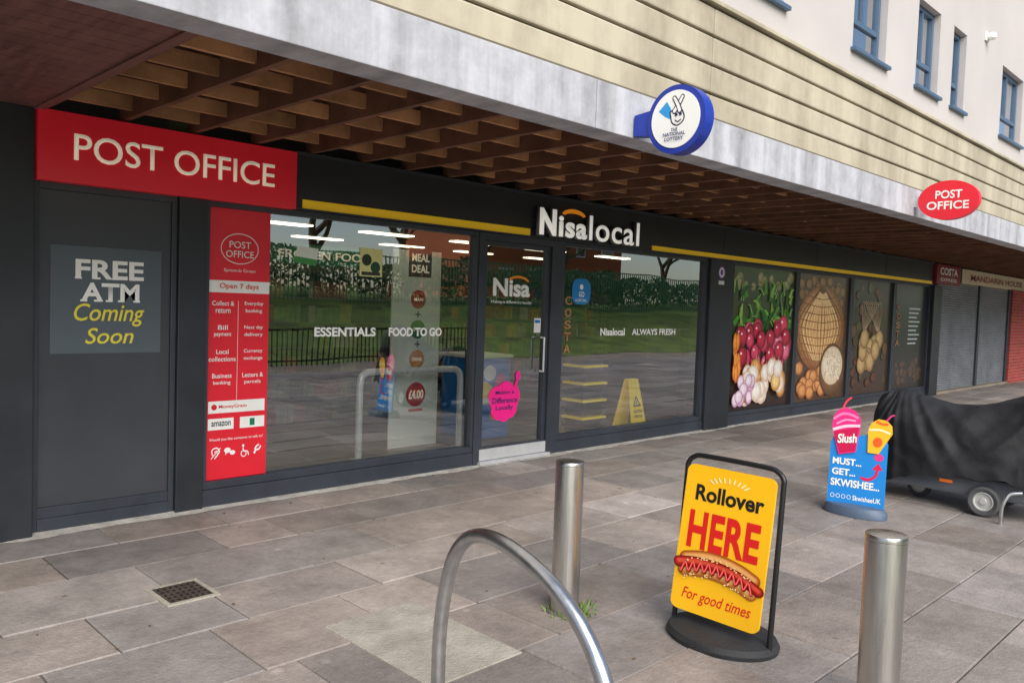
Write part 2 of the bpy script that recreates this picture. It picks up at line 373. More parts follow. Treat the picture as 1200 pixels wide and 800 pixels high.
# ================================================================ BUILDING (upper)
B=empty("apartment_building",(10,-2.6,0),"rendered apartment block with cream cladding band above recessed shops","building")
XL,XR=-8,46
wins=[(5.55,6.1),(7.42,8.19),(9.0,9.67),(10.11,10.57),(12.06,13.07),(15.2,15.9),(17.0,17.7)]
wz0,wz1=4.03,4.93
L_=[(XL,XR,-2.6,-2.3,3.6,wz0),(XL,XR,-2.6,-2.3,wz1,9.6)]
xa=XL
for a,b in wins: L_.append((xa,a,-2.6,-2.3,wz0,wz1)); xa=b
L_.append((xa,XR,-2.6,-2.3,wz0,wz1))
L_.append((XL,XR,-2.3,9.0,9.3,9.6)); L_.append((XL,XR,8.7,9.0,0,9.3)); L_.append((XL,XL+.3,-2.3,8.7,2.95,9.3)); L_.append((XR-.3,XR,-2.3,8.7,2.95,9.3))
boxes("upper_wall",L_,M['render'],B)
for a,b in wins:
    w=part("window",((a+b)/2,-2.5,wz0),B)
    y0,y1=-2.53,-2.47; f=.05; zm=wz0+.28
    boxes("frame",[(a,a+f,y0,y1,wz0,wz1),(b-f,b,y0,y1,wz0,wz1),(a+f,b-f,y0,y1,wz0,wz0+f),(a+f,b-f,y0,y1,wz1-f,wz1),(a+f,b-f,y0+.005,y1,zm,zm+f)]+([((a+b)/2-.02,(a+b)/2+.02,y0+.003,y1,zm+f,wz1-f)] if b-a>.6 else []),M['winframe'],w,.004)
    pane(a+.03,b-.03,-2.50,wz0+.03,wz1-.03,M['upglass'],w)
    box("sill",a-.04,b+.04,-2.65,-2.53,wz0-.035,wz0-.002,M['winframe'],w,.004)
    if a in (9.0,12.06): box("blind",a+.01,b-.01,-2.40,-2.395,wz0+.4,wz1,M['white'],w)
P=empty("wall_lamp",(11.3,-2.65,5.1),"small white security light fixed on the upper wall","lamp")
box("base_plate",11.22,11.34,-2.625,-2.601,5.04,5.14,M['white'],P,.004); lathe("lamp_body",[(.03,0),(.05,.02),(.05,.06),(.03,.08)],(11.28,-2.67,5.05),M['white'],P,16)
z=2.90
for k in range(4):
    h=.192; L_=[];x=XL
    while x<XR: L_.append((x+.001,min(x+4.3,XR)-.001,-2.72-.004*k,-2.601,z,z+h-.016)); x+=4.3
    boxes("cladding_band",L_,M['rib'],B,.012)
    box("cladding_joint",XL,XR,-2.695,-2.602,z+h-.016,z+h,M['ribdark'],B); z+=h
box("coping",XL,XR,-2.765,-2.601,z,z+.03,M['rib'],B,.005)
x=XL
while x<XR:
    box("canopy_edge",x+.0025,min(XR,x+2.9)-.0025,-2.80,-2.60,2.61,2.885,M['concrete'],B,.005); x+=2.9
box("canopy_trim",XL,XR,-2.79,-2.602,2.886,2.899,M['ribdark'],B)
# soffit
box("soffit_deck",XL,XR,-2.60,.3,2.975,3.0,M['deck'],B)
x=1.50
while x<30: box("soffit_joist",x,x+.04,-2.598,-.01,2.72,2.974,M['oak'],B); x+=.47
L_=[]
xx=1.545;i=0
while xx<29.9:
    for k in range(6):
        y=-2.36+k*.42+(.05 if i%2 else 0)+random.uniform(-.01,.01); zt=2.765+random.uniform(-.012,.012)
        L_.append((xx-.004,xx+.424,y,y+.03,zt,zt+.09))
    xx+=.47; i+=1
o=boxes("soffit_noggin",L_,M['noggin'],B); o["kind"]="stuff"
L_=[]
y=-2.598
while y<-.02:
    L_.append((XL,1.44,y+.003,min(-.01,y+.135)-.003,2.70,2.73)); y+=.135
boxes("soffit_boards",L_,M['boards'],B)
box("soffit_end_trim",1.44,1.495,-2.598,-.01,2.69,2.954,M['boards'],B)
# ================================================================ SHOPFRONT
S=empty("shopfront",(9,0,0),"dark grey convenience shop front with large reflective windows","shop")
H=2.268
box("fascia",3.245,17.69,-.08,.12,H,2.715,M['fascia'],S,.006)
box("fascia_corner",1.2,3.245,-.03,.12,H,2.715,M['fascia'],S)
box("fascia_trim",3.25,17.69,-.095,-.081,2.69,2.716,M['frame'],S); box("fascia_trim",3.25,17.69,-.10,-.081,H-.001,H+.012,M['frame'],S)
for x in (6.1,9.6,12.4,15.2): box("fascia_joint",x,x+.006,-.0835,-.0795,H+.09,2.688,M['column'],S)
box("yellow_stripe",3.32,5.89,-.088,-.0805,H+.013,H+.082,M['yellow'],S); box("yellow_stripe",7.98,17.62,-.088,-.0805,H+.013,H+.07,M['yellow'],S)
box("left_wall",-8,1.25,.0,.3,0,2.99,M['column'],S)
boxes("pier",[(1.25,1.45,-.10,.15,0,2.70),(1.20,1.25,-.06,.15,0,2.70)],M['column'],S,.006)
box("pier",2.365,2.565,-.07,.15,0,H-.002,M['column'],S,.006)
box("pier",9.30,9.90,-.09,.2,0,H-.002,M['column'],S,.006)
box("pier",17.70,18.18,-.12,.2,0,H-.002,M['column'],S,.006)
d=part("blank_door",(1.9,0,0),S)
boxes("frame",[(1.452,1.49,-.04,.06,.02,H-.002),(2.325,2.363,-.04,.06,.02,H-.002),(1.49,2.325,-.04,.06,H-.05,H-.002),(1.49,2.325,-.045,.06,.02,.10),(1.49,2.325,-.035,.06,.10,.17)],M['frame'],d,.004)
box("panel",1.49,2.325,-.02,.04,.17,H-.05,M['doorpanel'],d,.003)
def window(x0,x1,name="shop_window",glassm='glass',fl=.04,base=.2,mull=()):
    w=part(name,((x0+x1)/2,0,0),S)
    L=[(x0,x0+fl,-.05,.07,base,H-.002),(x1-fl,x1,-.05,.07,base,H-.002),(x0+fl,x1-fl,-.05,.07,H-.045,H-.002),(x0,x1,-.055,.08,.015,base-.06),(x0,x1,-.045,.075,base-.058,base)]
    for m_ in mull: L.append((m_-.02,m_+.02,-.045,.06,base,H-.045))
    boxes("frame",L,M['frame'],w,.004)
    pane(x0+fl-.004,x1-fl+.004,0,base-.004,H-.041,M[glassm],w)
    return w
window(2.567,5.235,fl=.03); window(6.42,9.298,fl=.06)
window(9.902,11.845,fl=.05); window(11.847,13.865,fl=.07); window(13.867,15.805,fl=.07); window(15.807,17.698,fl=.07)
d=part("entrance_door",(5.8,0,0),S)
boxes("frame",[(5.237,5.315,-.06,.07,.015,H-.002),(6.27,6.418,-.06,.07,.015,H-.002),(5.315,6.27,-.06,.07,H-.07,H-.002)],M['frame'],d,.004)
boxes("leaf_frame",[(5.318,5.365,-.035,.035,.07,H-.072),(6.22,6.267,-.035,.035,.07,H-.072),(5.365,6.22,-.035,.035,H-.12,H-.072),(5.365,6.22,-.035,.035,.07,.17)],M['frame'],d,.003)
pane(5.361,6.224,0,.166,H-.116,M['glass'],d)
boxes("threshold",[(5.30,6.30,-.10,.05,.012,.045),(5.32,6.265,-.06,-.036,.05,.16)],M['alu'],d,.004)
tube("handle",[(6.16,-.035,.9),(6.16,-.085,.9),(6.16,-.085,1.25),(6.16,-.035,1.25)],.011,M['alu'],d)
# ---------------------------------------------------------------- fascia sign
P=empty("fascia_sign",(2.35,-.1,2.27),"long red fascia sign with white POST OFFICE lettering","sign")
box("sign_box",1.455,3.24,-.13,-.031,2.262,2.70,M['redpo'],P,.004)
box("backing",1.44,3.25,-.0305,-.0302,2.25,2.712,M['blacktube'],P)
text("POST OFFICE",1.66,3.05,2.405,2.575,-.1345,M['cream'],P,.006,.004)
P=empty("shop_name_sign",(6.8,-.1,2.3),"raised white illuminated shop name letters with orange arc","sign")
def lit(b_,x0,x1,z0,z1,bd,**k):
    text(b_,x0-.008,x1+.008,z0-.008,z1+.008,-.10,M['letterside'],P,bd+.012,.045,name="letter_case",**k)
    text(b_,x0,x1,z0,z1,-.147,M['litwhite'],P,bd,.004,**k)
lit("N",5.96,6.21,2.30,2.57,.045); lit("isa",6.25,6.70,2.30,2.515,.034,space=1.12); lit("local",6.74,7.63,2.30,2.565,.008,space=1.08)
a=Art(); a.ring(6.47,2.515,.20,.085,.045,s(250,150,30),18,162); a.build("orange_arc",M['litorange'],P,T((0,-.158,0)))
box("mounting_rail",5.93,7.66,-.102,-.0885,2.33,2.345,M['frame'],P); box("mounting_rail",5.93,7.66,-.102,-.0885,2.45,2.465,M['frame'],P)
# ---------------------------------------------------------------- ATM notice
P=empty("atm_notice",(1.91,-.02,1.16),"slate grey notice reading FREE ATM Coming Soon on the blank door","notice")
box("poster",1.56,2.26,-.024,-.0205,1.165,1.87,M['slate'],P)
px0,pw,pz1,ph=1.56,.70,1.87,.705
def pf(body,fx0,fx1,fz0,fz1,m_,**k): text(body,px0+pw*fx0,px0+pw*fx1,pz1-ph*fz1,pz1-ph*fz0,-.0262,M[m_],P,**k)
pf("FREE",.21,.83,.12,.30,'white',bold=.03); pf("ATM",.26,.79,.335,.51,'white',bold=.03)
pf("Coming",.20,.84,.53,.745,'ytext',shear=.25,bold=.008); pf("Soon",.30,.74,.76,.91,'ytext',shear=.25,bold=.008)
L_=[]
for fx in (.235,.40,.565,.72): L_.append((px0+pw*(fx-.028),px0+pw*(fx+.03),-.0268,-.0241,pz1-ph*.302,pz1-ph*.284))
for fx in (.285,.405,.51,.62,.765): L_.append((px0+pw*(fx-.03),px0+pw*(fx+.03),-.0268,-.0241,pz1-ph*.512,pz1-ph*.494))
boxes("letter_serifs",L_,M['white'],P)
# ---------------------------------------------------------------- service strip
P=empty("service_panel",(2.84,0,.2),"tall red service list panel with white writing on the glass","sign")
box("panel",2.60,3.09,-.012,-.0045,.202,2.222,M['red'],P)
yy=-.0145
a=Art(); wv=s(242,238,238)
a.ring(2.845,1.93,.15,.115,.006,wv)
a.rect(2.60,1.60,3.09,1.69,s(238,238,234))
a.rect(2.838,.78,2.842,1.54,s(240,200,200))
a.rect(2.62,.70,3.07,.79,s(238,238,234)); a.rect(2.62,.575,2.82,.66,s(238,238,234)); a.rect(2.87,.575,3.07,.66,s(238,238,234))
a.rect(2.95,.59,2.99,.645,s(20,120,80)); a.disc(2.665,.745,.022,.022,s(210,30,50))
a.stroke([(2.66,.385),(2.655,.425),(2.69,.44),(2.712,.415),(2.70,.39),(2.688,.375),(2.675,.36)],.009,wv); a.stroke([(2.674,.405),(2.69,.418),(2.695,.40)],.007,wv); a.stroke([(2.648,.36),(2.72,.438)],.006,wv)
a.disc(2.775,.415,.026,.02,wv); a.poly([(2.76,.40),(2.775,.40),(2.758,.378)],wv); a.disc(2.815,.395,.022,.017,wv)
a.ring(2.905,.378,.024,.026,.007,wv); a.disc(2.90,.438,.009,.011,wv); a.stroke([(2.90,.425),(2.906,.395),(2.935,.393),(2.945,.362)],.008,wv)
a.stroke([(2.99,.37),(3.005,.395),(3.03,.40),(3.045,.425)],.016,wv,.01); a.stroke([(2.995,.40),(3.01,.425),(3.03,.435)],.012,wv)
a.build("printed_panel_marks",M['print'],P,T((0,-.0125,0)))
def st(b_,x0,x1,zc,h,m_='white',**k): text(b_,x0,x1,zc-h/2,zc+h/2,yy-.003,M[m_],P,**k)
st("POST",2.76,2.93,1.96,.05); st("OFFICE",2.735,2.955,1.89,.05)
st("Symonds Green",2.72,2.97,1.765,.03); st("Open 7 days",2.69,3.0,1.645,.05,'redtext',bold=.01)
rows=[("Collect &","return","Everyday","banking",1.52),("Bill","payment","Next day","delivery",1.34),("Local","collections","Currency","exchange",1.16),("Business","banking","Letters &","parcels",.98)]
for a1,a2,b1,b2,z in rows:
    for t_,cx,zz in ((a1,2.72,z),(a2,2.72,z-.055),(b1,2.965,z),(b2,2.965,z-.055)):
        w=.019*len(t_); st(t_,cx-w/2,cx+w/2,zz,.034,bold=.008)
st("MoneyGram",2.70,2.92,.745,.032,'redtext',bold=.01); st("amazon",2.645,2.795,.62,.034,'black',bold=.01)
st("Would you like someone to talk to?",2.63,3.06,.50,.026)
# ---------------------------------------------------------------- glass writing
def glasssign(name,label,cat="window lettering"): return empty(name,(0,0,0),label,cat)
P=glasssign("window_lettering","white ESSENTIALS lettering on the shop window"); text("ESSENTIALS",3.50,4.10,1.268,1.345,-.0065,M['white'],P,.03)
P=glasssign("window_lettering","white FOOD TO GO lettering on the shop window"); text("FOOD TO GO",4.24,4.84,1.268,1.345,-.0065,M['white'],P,.03)
P=glasssign("window_lettering","white shop name lettering on the second window"); text("Nisalocal",7.17,7.62,1.265,1.35,-.0065,M['white'],P,.03)
P=glasssign("window_lettering","white ALWAYS FRESH lettering on the second window"); text("ALWAYS FRESH",7.76,8.66,1.27,1.345,-.0065,M['white'],P,.025)
P=glasssign("hanging_header_sign","green header board with cream FROZEN FOOD lettering inside","sign"); text("FROZEN FOOD",4.75,6.05,2.04,2.14,2.9,M['cream'],P,.02); box("header_board",4.6,6.2,2.91,2.95,1.97,2.21,M['greenpaint'],P)
P=glasssign("door_lettering","white shop name with orange arc on the glass door","door lettering"); text("Nisa",5.48,6.0,1.66,1.84,-.0065,M['white'],P,.03); text("Making a difference locally",5.46,6.03,1.585,1.62,-.0065,M['white'],P)
a=Art(); a.ring(5.83,1.80,.16,.075,.025,s(248,150,30),15,150); a.build("orange_arc",M['print'],P,T((0,-.0065,0)))
P=glasssign("window_lettering","brown vertical letters down the window edge")
for i,ch in enumerate("COSTA"): text(ch,6.55,6.66,1.60-.13*i,1.69-.13*i,-.0065,M['brown'],P,.02)
# meal deal banner: free-standing panel 1.1 m inside
P=empty("meal_deal_banner",(5.4,1.1,.4),"white meal deal banner with coloured discs standing inside the window","banner")
mb=T((0,1.1,-.304))@Matrix.Scale(1.19,4)
a=Art(); a.rect(4.27,.58,4.81,2.02,s(232,240,232)); a.rect(4.44,1.80,4.70,2.06,s(60,40,50))
for cz,c in ((1.60,(190,40,50)),(1.33,(60,130,80)),(1.06,(220,140,40)),(.74,(200,40,50))): a.disc(4.56,cz,.085,.085,s(*c),n=30)
for cz in (1.465,1.195): a.rect(4.53,cz-.006,4.59,cz+.006,s(60,60,60)); a.rect(4.554,cz-.03,4.566,cz+.03,s(60,60,60))
a.disc(4.56,.74,.11,.11,s(200,40,50),n=30)
a.rect(4.48,.585,4.64,.61,s(200,40,50))
a.build("printed_banner",M['print'],P,mb)
box("back_panel",5.08,5.73,1.102,1.12,.016,2.12,M['white'],P)
for t_,x0,x1,z0,z1,bd in (("MEAL",4.47,4.67,1.94,2.01,.03),("DEAL",4.47,4.67,1.84,1.91,.03),("MAIN",4.51,4.61,1.585,1.615,.02),("SNACK",4.505,4.615,1.315,1.345,.02),("DRINK",4.505,4.615,1.045,1.075,.02),("£4.00",4.475,4.645,.70,.78,.03)):
    text(t_,x0,x1,z0,z1,-.006,M['cream'],P,bd,base=mb)
def sticker(label,a,extra=(),name="window_sticker",y=-.0055):
    P=empty(name,(a.V[0][0],y,a.V[0][2]),label,"sticker"); a.build("printed_face",M['print'],P,T((0,y,0)))
    for (b_,x0,x1,z0,z1,m_,bd) in extra: text(b_,x0,x1,z0,z1,y-.004,M[m_],P,bd)
a=Art(); a.rrect(6.66,1.61,6.97,1.89,.1,s(30,130,200)); a.disc(6.815,1.80,.03,.03,s(240,240,240)); sticker("blue rounded customer notice sticker with white writing",a,[("GO",6.77,6.86,1.69,1.75,'white',.02),("LOCAL",6.72,6.91,1.64,1.67,'white',.01)])
a=Art(); pk=s(240,30,135)
for (dx,dz,rx,rz) in ((0,0,.20,.17),(-.12,.05,.10,.09),(.12,.04,.10,.10),(-.06,-.10,.12,.10),(.07,-.09,.11,.10),(0,-.15,.08,.07),(.02,.12,.10,.07)): a.disc(5.69+dx,.62+dz,rx,rz,pk)
a.poly([(5.80,.72),(5.88,.90),(5.86,.74)],pk); a.disc(5.87,.86,.035,.05,pk)
sticker("bright pink speech bubble sticker on the glass door",a,[("Making a",5.56,5.82,.67,.72,'navy',.015),("Difference",5.52,5.87,.59,.65,'navy',.015),("Locally",5.57,5.81,.51,.57,'navy',.015)])
a=Art(); a.rect(6.08,1.30,6.18,1.45,s(225,225,225)); a.rect(6.09,1.40,6.17,1.43,s(40,110,190)); sticker("small white opening hours notice on the door",a)
a=Art(); a.rect(3.92,1.78,4.15,2.02,s(225,222,150)); a.disc(3.99,1.92,.05,.05,s(50,60,50)); a.disc(4.08,1.86,.05,.05,s(40,80,60)); a.rect(3.94,1.79,4.13,1.82,s(60,60,60)); sticker("yellow and green recycling notice on the window",a)
a=Art(); a.poly([(3.30,1.86),(3.50,1.84),(3.52,1.98),(3.33,1.99)],s(228,236,226)); a.poly([(3.30,1.86),(3.50,1.84),(3.505,1.89),(3.31,1.91)],s(70,150,80)); sticker("small white and green paper notice on the window",a)
a=Art(); a.disc(9.56,2.10,.085,.085,s(236,232,240),n=30); a.ring(9.56,2.10,.085,.085,.018,s(120,70,160)); a.disc(9.56,2.10,.035,.04,s(120,70,160)); a.rect(9.49,1.94,9.63,1.99,s(230,230,235)); sticker("small round white and purple badge on the dark pier",a,y=-.0915,name="round_badge")
# ---------------------------------------------------------------- photo posters
def photo(x0,x1,label,fn):
    a=Art(); fn(a,x0,x1); P=empty("photo_poster",((x0+x1)/2,.0,.25),label,"poster"); a.build("printed_photo",M['photo'],P,T((0,-.0055,0))); return P
R=random.Random(11)
def bgd(a,x0,x1,c1,c2): a.rect(x0-.005,.205,x1+.005,2.22,c1,c2)
def veg(a,x0,x1):
    bgd(a,x0,x1,s(50,34,34),s(70,84,50)); w=x1-x0
    X=lambda u: x0+.09+u*(w-.18)
    for i in range(16): a.disc(X(R.random()),R.uniform(1.9,2.12),R.uniform(.07,.11),R.uniform(.06,.1),s(170,160,110),s(90,98,70))
    for i in range(78):
        z=R.uniform(1.25,2.0); x=X(R.random()); an=R.uniform(.2,2.9); l=R.uniform(.2,.36); x2=max(x0+.02,min(x1-.02,x+math.cos(an)*l)); zt=min(2.18,z-.1+math.sin(an)*l*.8)
        cc=R.choice([s(76,140,44),s(48,104,34),s(130,170,66),s(34,78,28)])
        a.stroke([(x,z-.12),((x+x2)/2,(z-.12+zt)/2+.05),(x2,zt)],.10,cc,.015)
        if i%3==0: a.stroke([(x,z-.12),((x+x2)/2,(z-.12+zt)/2+.05),(x2,zt)],.012,s(200,210,130),.004)
    for i in range(46):
        u=R.random(); x=x0+.14+u*(w-.28); z=R.uniform(.75,1.42)-.10*(1-u); r=R.uniform(.11,.155)
        c=R.choice([((236,70,110),(116,8,50)),((210,36,76),(96,6,36)),((246,130,156),(176,24,86)),((190,30,60),(82,4,26))])
        a.disc(x,z,r,r*1.05,s(*c[0]),s(*c[1])); a.disc(x-r*.3,z+r*.35,r*.18,r*.13,s(252,220,228)); a.stroke([(x,z-r*.9),(x+.01,z-r*1.35)],.014,s(*c[0]),.003)
    for i in range(24):
        x=x0+.26+R.random()**.8*(w-.42); z=R.uniform(.36,.80); r=R.uniform(.13,.165)
        c=R.choice([((250,220,150),(186,116,40)),((244,184,100),(156,88,28)),((250,246,238),(206,176,150)),((250,246,238),(206,176,150))])
        a.disc(x,z,r,r*.95,s(*c[0]),s(*c[1]))
        for q in (-.5,0,.5): a.stroke([(x+q*r*.3,z+r*.9),(x+q*r*1.3,z),(x+q*r*.3,z-r*.9)],.006,s(*c[1]),.004)
        a.stroke([(x,z+r*.8),(x+.02,z+r*1.3)],.03,s(190,150,100),.005)
    for i in range(12): a.disc(x0+.12+R.random()*.5,R.uniform(.33,.62),R.uniform(.09,.12),.1,s(246,232,238),s(170,110,150))
    for i in range(10): a.disc(x0+R.uniform(.05,.2),R.uniform(.6,1.2),.05,.13,s(250,160,60),s(196,90,20))
def bread(a,x0,x1):
    bgd(a,x0,x1,s(84,60,44),s(96,80,62)); w=x1-x0
    for i in range(34): a.disc(x0+R.uniform(.08,.92)*w,R.uniform(1.75,2.12),.12,.09,s(160,120,76),s(76,58,40))
    cx,cz=x0+.47*w,1.36
    a.disc(cx,cz,.88,.70,s(236,186,124),s(130,74,38),n=44)
    for k in range(13):
        t=-1+2*k/12; a.stroke([(cx+.05*t,cz+.66),(cx+.82*t,cz+.05),(cx+.28*t,cz-.64)],.026,s(120,64,32),.014)
    for k in range(12):
        t=-.92+1.84*k/11; a.stroke([(cx+.1*t,cz+.58),(cx+.70*t,cz+.02),(cx+.24*t,cz-.52)],.05,s(246,206,148),.02)
    for q in range(9):
        zz_=cz-.5+q*.125; hw=.80*math.sqrt(max(0,1-((zz_-cz)/.7)**2)); a.stroke([(cx-hw,zz_+.03),(cx,zz_-.03),(cx+hw,zz_+.03)],.014,s(150,90,46),.014)
    a.disc(cx,cz+.62,.10,.06,s(100,80,46))
    for i in range(24): a.disc(x0+R.uniform(.08,.62)*w,R.uniform(.33,.74),.15,.11,s(230,160,96),s(126,66,32),0)
    a.disc(x0+.72*w,.68,.48,.44,s(140,104,66),s(86,56,34),n=30); a.disc(x0+.72*w,.75,.40,.32,s(238,226,202),s(210,188,152),n=30)
    for i in range(70): a.disc(x0+.72*w+R.uniform(-.28,.28),.75+R.uniform(-.22,.22),.04,.025,s(252,244,226),s(190,150,110),R.uniform(0,3))
def dim(a,x0,x1):
    bgd(a,x0,x1,s(66,48,38),s(56,56,48)); w=x1-x0
    for i in range(60): a.disc(x0+R.uniform(.08,.92)*w,R.uniform(.36,2.1),R.uniform(.08,.16),R.uniform(.06,.14),R.choice([s(112,74,48),s(88,82,50),s(100,56,40),s(76,68,46)]),s(44,34,28))
    for k in range(9): a.stroke([(x0+.5*w-.35,1.25),(x0+.5*w-.4+.1*k,1.85),(x0+.5*w+.35,1.25)],.014,s(180,150,120))
    for i in range(14): a.disc(x0+.5*w+R.uniform(-.42,.42),1.0+R.uniform(-.3,.26),.19,.18,s(206,172,116),s(120,84,48))
def dark(a,x0,x1):
    bgd(a,x0,x1,s(46,42,40),s(40,44,48)); w=x1-x0
    for i in range(20): a.disc(x0+R.uniform(.12,.88)*w,R.uniform(.35,.8),R.uniform(.08,.18),R.uniform(.06,.12),s(90,66,50),s(44,38,34))
    for i in range(9): a.rect(x0+.45*w,1.75-.085*i,x0+(.8-.05*(i%3))*w,1.775-.085*i,s(190,200,205))
photo(9.955,11.79,"photographic poster of radishes onions and green leaves",veg)
photo(11.92,13.79,"photographic poster of a large squash and a bowl of beans",bread)
photo(13.94,15.73,"dim photographic poster of produce in a string bag",dim)
P=photo(15.88,17.62,"dark poster with fine pale lines in the end window",dark)
for i,ch in enumerate("COSTA"): text(ch,16.02,16.22,1.72-.17*i,1.84-.17*i,-.013,M['brown'],P,.02)
# ---------------------------------------------------------------- interior
I=empty("shop_interior",(9,4,0),"dim shop interior with grey floor, walls and ceiling","room")
box("floor",1.3,17.9,.08,8,-.02,.015,M['floor'],I)
box("wall",1.3,17.9,8,8.2,0,2.95,M['inwall'],I); box("wall",17.9,18.1,.13,8.2,0,2.95,M['inwall'],I); box("wall",2.37,2.55,.16,8,0,2.95,M['inwall'],I)
box("ceiling",1.3,18.1,.13,8.2,2.60,2.64,M['inceil'],I)
ly=[(3.0,.7),(4.9,.7),(6.8,.7),(8.7,.7)]+[(x,y) for y in (2.4,4.4,6.4) for x in (3.4,5.2,7.0,8.8,10.6,12.6)]  # front row by the window added to brighten the interior there
for i,(x,y) in enumerate(ly):
    o=box("ceiling_light",x,x+.9,y,y+.22,2.575,2.598,M['lamp']); top(o,"warm rectangular ceiling light panel over the shop floor","light","lit ceiling panels in the shop")
def goods_shelf(x0,x1,y0,y1,h,label,seed,pal,n=5):
    r=random.Random(seed); P=empty("grocery_shelf",((x0+x1)/2,(y0+y1)/2,0),label,"shelf")
    boxes("shelf_frame",[(x0,x1,y0+.02,y1,.015+k*h/n,.035+k*h/n) for k in range(n+1)]+[(x0-.03,x0,y0,y1,.015,h+.05),(x1,x1+.03,y0,y1,.015,h+.05),(x0,x1,y1-.03,y1,.015,h)],M['shelfgrey'],P)
    V=[];Fc=[];C=[]
    for k in range(n):
        x=x0+.02
        while x<x1-.12:
            w=r.uniform(.05,.11); hh=(h/n-.05)*r.uniform(.6,.95); c=s(*r.choice(pal)); z=.036+k*h/n; rep=r.randint(1,3)
            for q in range(rep):
                if x+w>x1-.02: break
                b=len(V); ya=y0+.04+r.uniform(0,.03); yb=y1-.08
                for (X,Y_,Z_) in ((x,ya,z),(x+w*.94,ya,z),(x+w*.94,yb,z),(x,yb,z),(x,ya,z+hh),(x+w*.94,ya,z+hh),(x+w*.94,yb,z+hh),(x,yb,z+hh)): V.append((X,Y_,Z_)); C.append(c)
                Fc+= [(b,b+1,b+5,b+4),(b+1,b+2,b+6,b+5),(b+3,b,b+4,b+7),(b+4,b+5,b+6,b+7)]; x+=w
    me=bpy.data.meshes.new("packaged_goods"); me.from_pydata(V,[],Fc); me.update(); at=me.color_attributes.new("Col",'FLOAT_COLOR','POINT')
    for i,c in enumerate(C): at.data[i].color=c
    o=link("packaged_goods",me,M['goods'],P); o["kind"]="stuff"
pal=[(160,56,46),(56,104,62),(180,150,70),(170,170,160),(54,78,130),(150,96,54),(80,124,80),(190,116,50),(60,60,60),(70,60,50)]
goods_shelf(3.0,8.6,7.4,7.95,2.0,"long back wall shelf packed with groceries",1,pal,6)
goods_shelf(3.2,7.2,3.0,3.6,1.85,"freezer wall unit with green packs",2,[(50,90,60),(70,110,70),(100,130,90),(130,120,70),(36,66,50),(140,145,135),(40,50,44),(120,60,50)],6)
goods_shelf(8.0,12.5,4.4,5.0,1.6,"aisle shelf of mixed groceries",3,pal,5)
goods_shelf(8.8,16.8,7.4,7.95,2.0,"far back wall shelf of bottles and cartons",5,pal,6)
P=empty("drinks_cooler",(6.5,1.3,0),"bright blue slush drinks counter with colourful front","cooler")
box("cabinet",6.2,6.75,1.0,1.6,.016,.95,M['freezer'],P,.02); box("counter_top",6.17,6.78,.97,1.63,.95,.99,M['white'],P,.01)
a=Art(); a.disc(6.35,.55,.13,.13,s(250,210,50)); a.disc(6.6,.62,.1,.15,s(236,60,140)); a.disc(6.42,.78,.1,.09,s(246,246,250)); a.disc(6.55,.30,.12,.08,s(250,150,60)); a.stroke([(6.24,.42),(6.38,.47),(6.52,.40),(6.7,.46)],.05,s(250,250,250)); a.build("front_graphic",M['print'],P,T((0,.995,0)))
P=empty("self_service_machine",(10.1,.9,0),"dark grey self service machine standing inside the shop","machine")
box("body",10.0,10.5,.8,1.4,.016,1.3,M['shelfgrey'],P,.02); box("screen",10.05,10.45,.785,.799,.8,1.2,M['darkglass'],P)
P=empty("barrier_rail",(5.15,.8,0),"pale tubular steel hoop rail standing by the window","rail")
M['paleteel']=mat("pale_steel_tube",s(222,224,224),.3,.35,.15,8,emit=.05)  # trace of glow added to brighten the tube; steel gives no light
tube("rail_tube",catmull([(4.51,.81,.015),(4.51,.81,.5),(4.515,.81,.78),(4.56,.81,.85),(4.66,.81,.87),(5.2,.80,.87),(5.64,.79,.87),(5.74,.79,.85),(5.785,.79,.78),(5.79,.79,.5),(5.79,.79,.015)],6),.034,M['paleteel'],P)
box("foot_plate",4.45,4.57,.75,.87,.015,.025,M['alu'],P,.003); box("foot_plate",5.73,5.85,.73,.85,.015,.025,M['alu'],P,.003)
def baskets(x,y,n,label):
    P=empty("shopping_basket_stack",(x,y,0),label,"shopping baskets")
    for k in range(n):
        z=.02+k*.10; b=bmesh.new()
        v=[]
        for zz,sx,sy in ((z,.17,.12),(z+.09,.2,.15)):
            v.append([b.verts.new((x+a_*sx,y+c_*sy,zz)) for a_,c_ in ((-1,-1),(1,-1),(1,1),(-1,1))])
        for i in range(4): j=(i+1)%4; b.faces.new((v[0][i],v[0][j],v[1][j],v[1][i]))
        b.faces.new(v[0][::-1]); b.faces.new(v[1]); me=bpy.data.meshes.new("basket"); b.to_mesh(me); b.free(); link("basket",me,M['rubber'],P)
        box("basket_rim",x-.215,x+.215,y-.165,y+.165,z+.066,z+.094,M['wetyel'] if k%2==0 else M['blacktube'],P,.004)
baskets(7.30,.30,10,"tall stack of black baskets with yellow rims")
P=empty("wet_floor_sign",(8.25,.32,0),"yellow folding wet floor caution sign inside the window","caution sign")
for sg,nm in ((-1,"front_leaf"),(1,"rear_leaf")):
    V=[(8.09,.34+sg*.16,.016),(8.41,.34+sg*.16,.016),(8.35,.34+sg*.02,.70),(8.15,.34+sg*.02,.70)]; V+= [(x,y+sg*.012,z) for x,y,z in V]
    meshpy(nm,V,[(0,1,2,3),(7,6,5,4),(0,4,5,1),(1,5,6,2),(2,6,7,3),(3,7,4,0)],M['wetyel'],P)
m0=T((8.14,.163,.03))@Matrix.Rotation(math.radians(-11.4),4,'X')
a=Art(); a.poly([(.03,.34),(.19,.34),(.11,.48)],s(30,30,30)); a.poly([(.06,.357),(.16,.357),(.11,.45)],s(240,205,40)); a.stroke([(.10,.37),(.11,.40),(.13,.42)],.012,s(30,30,30)); a.build("warning_marks",M['print'],P,m0)
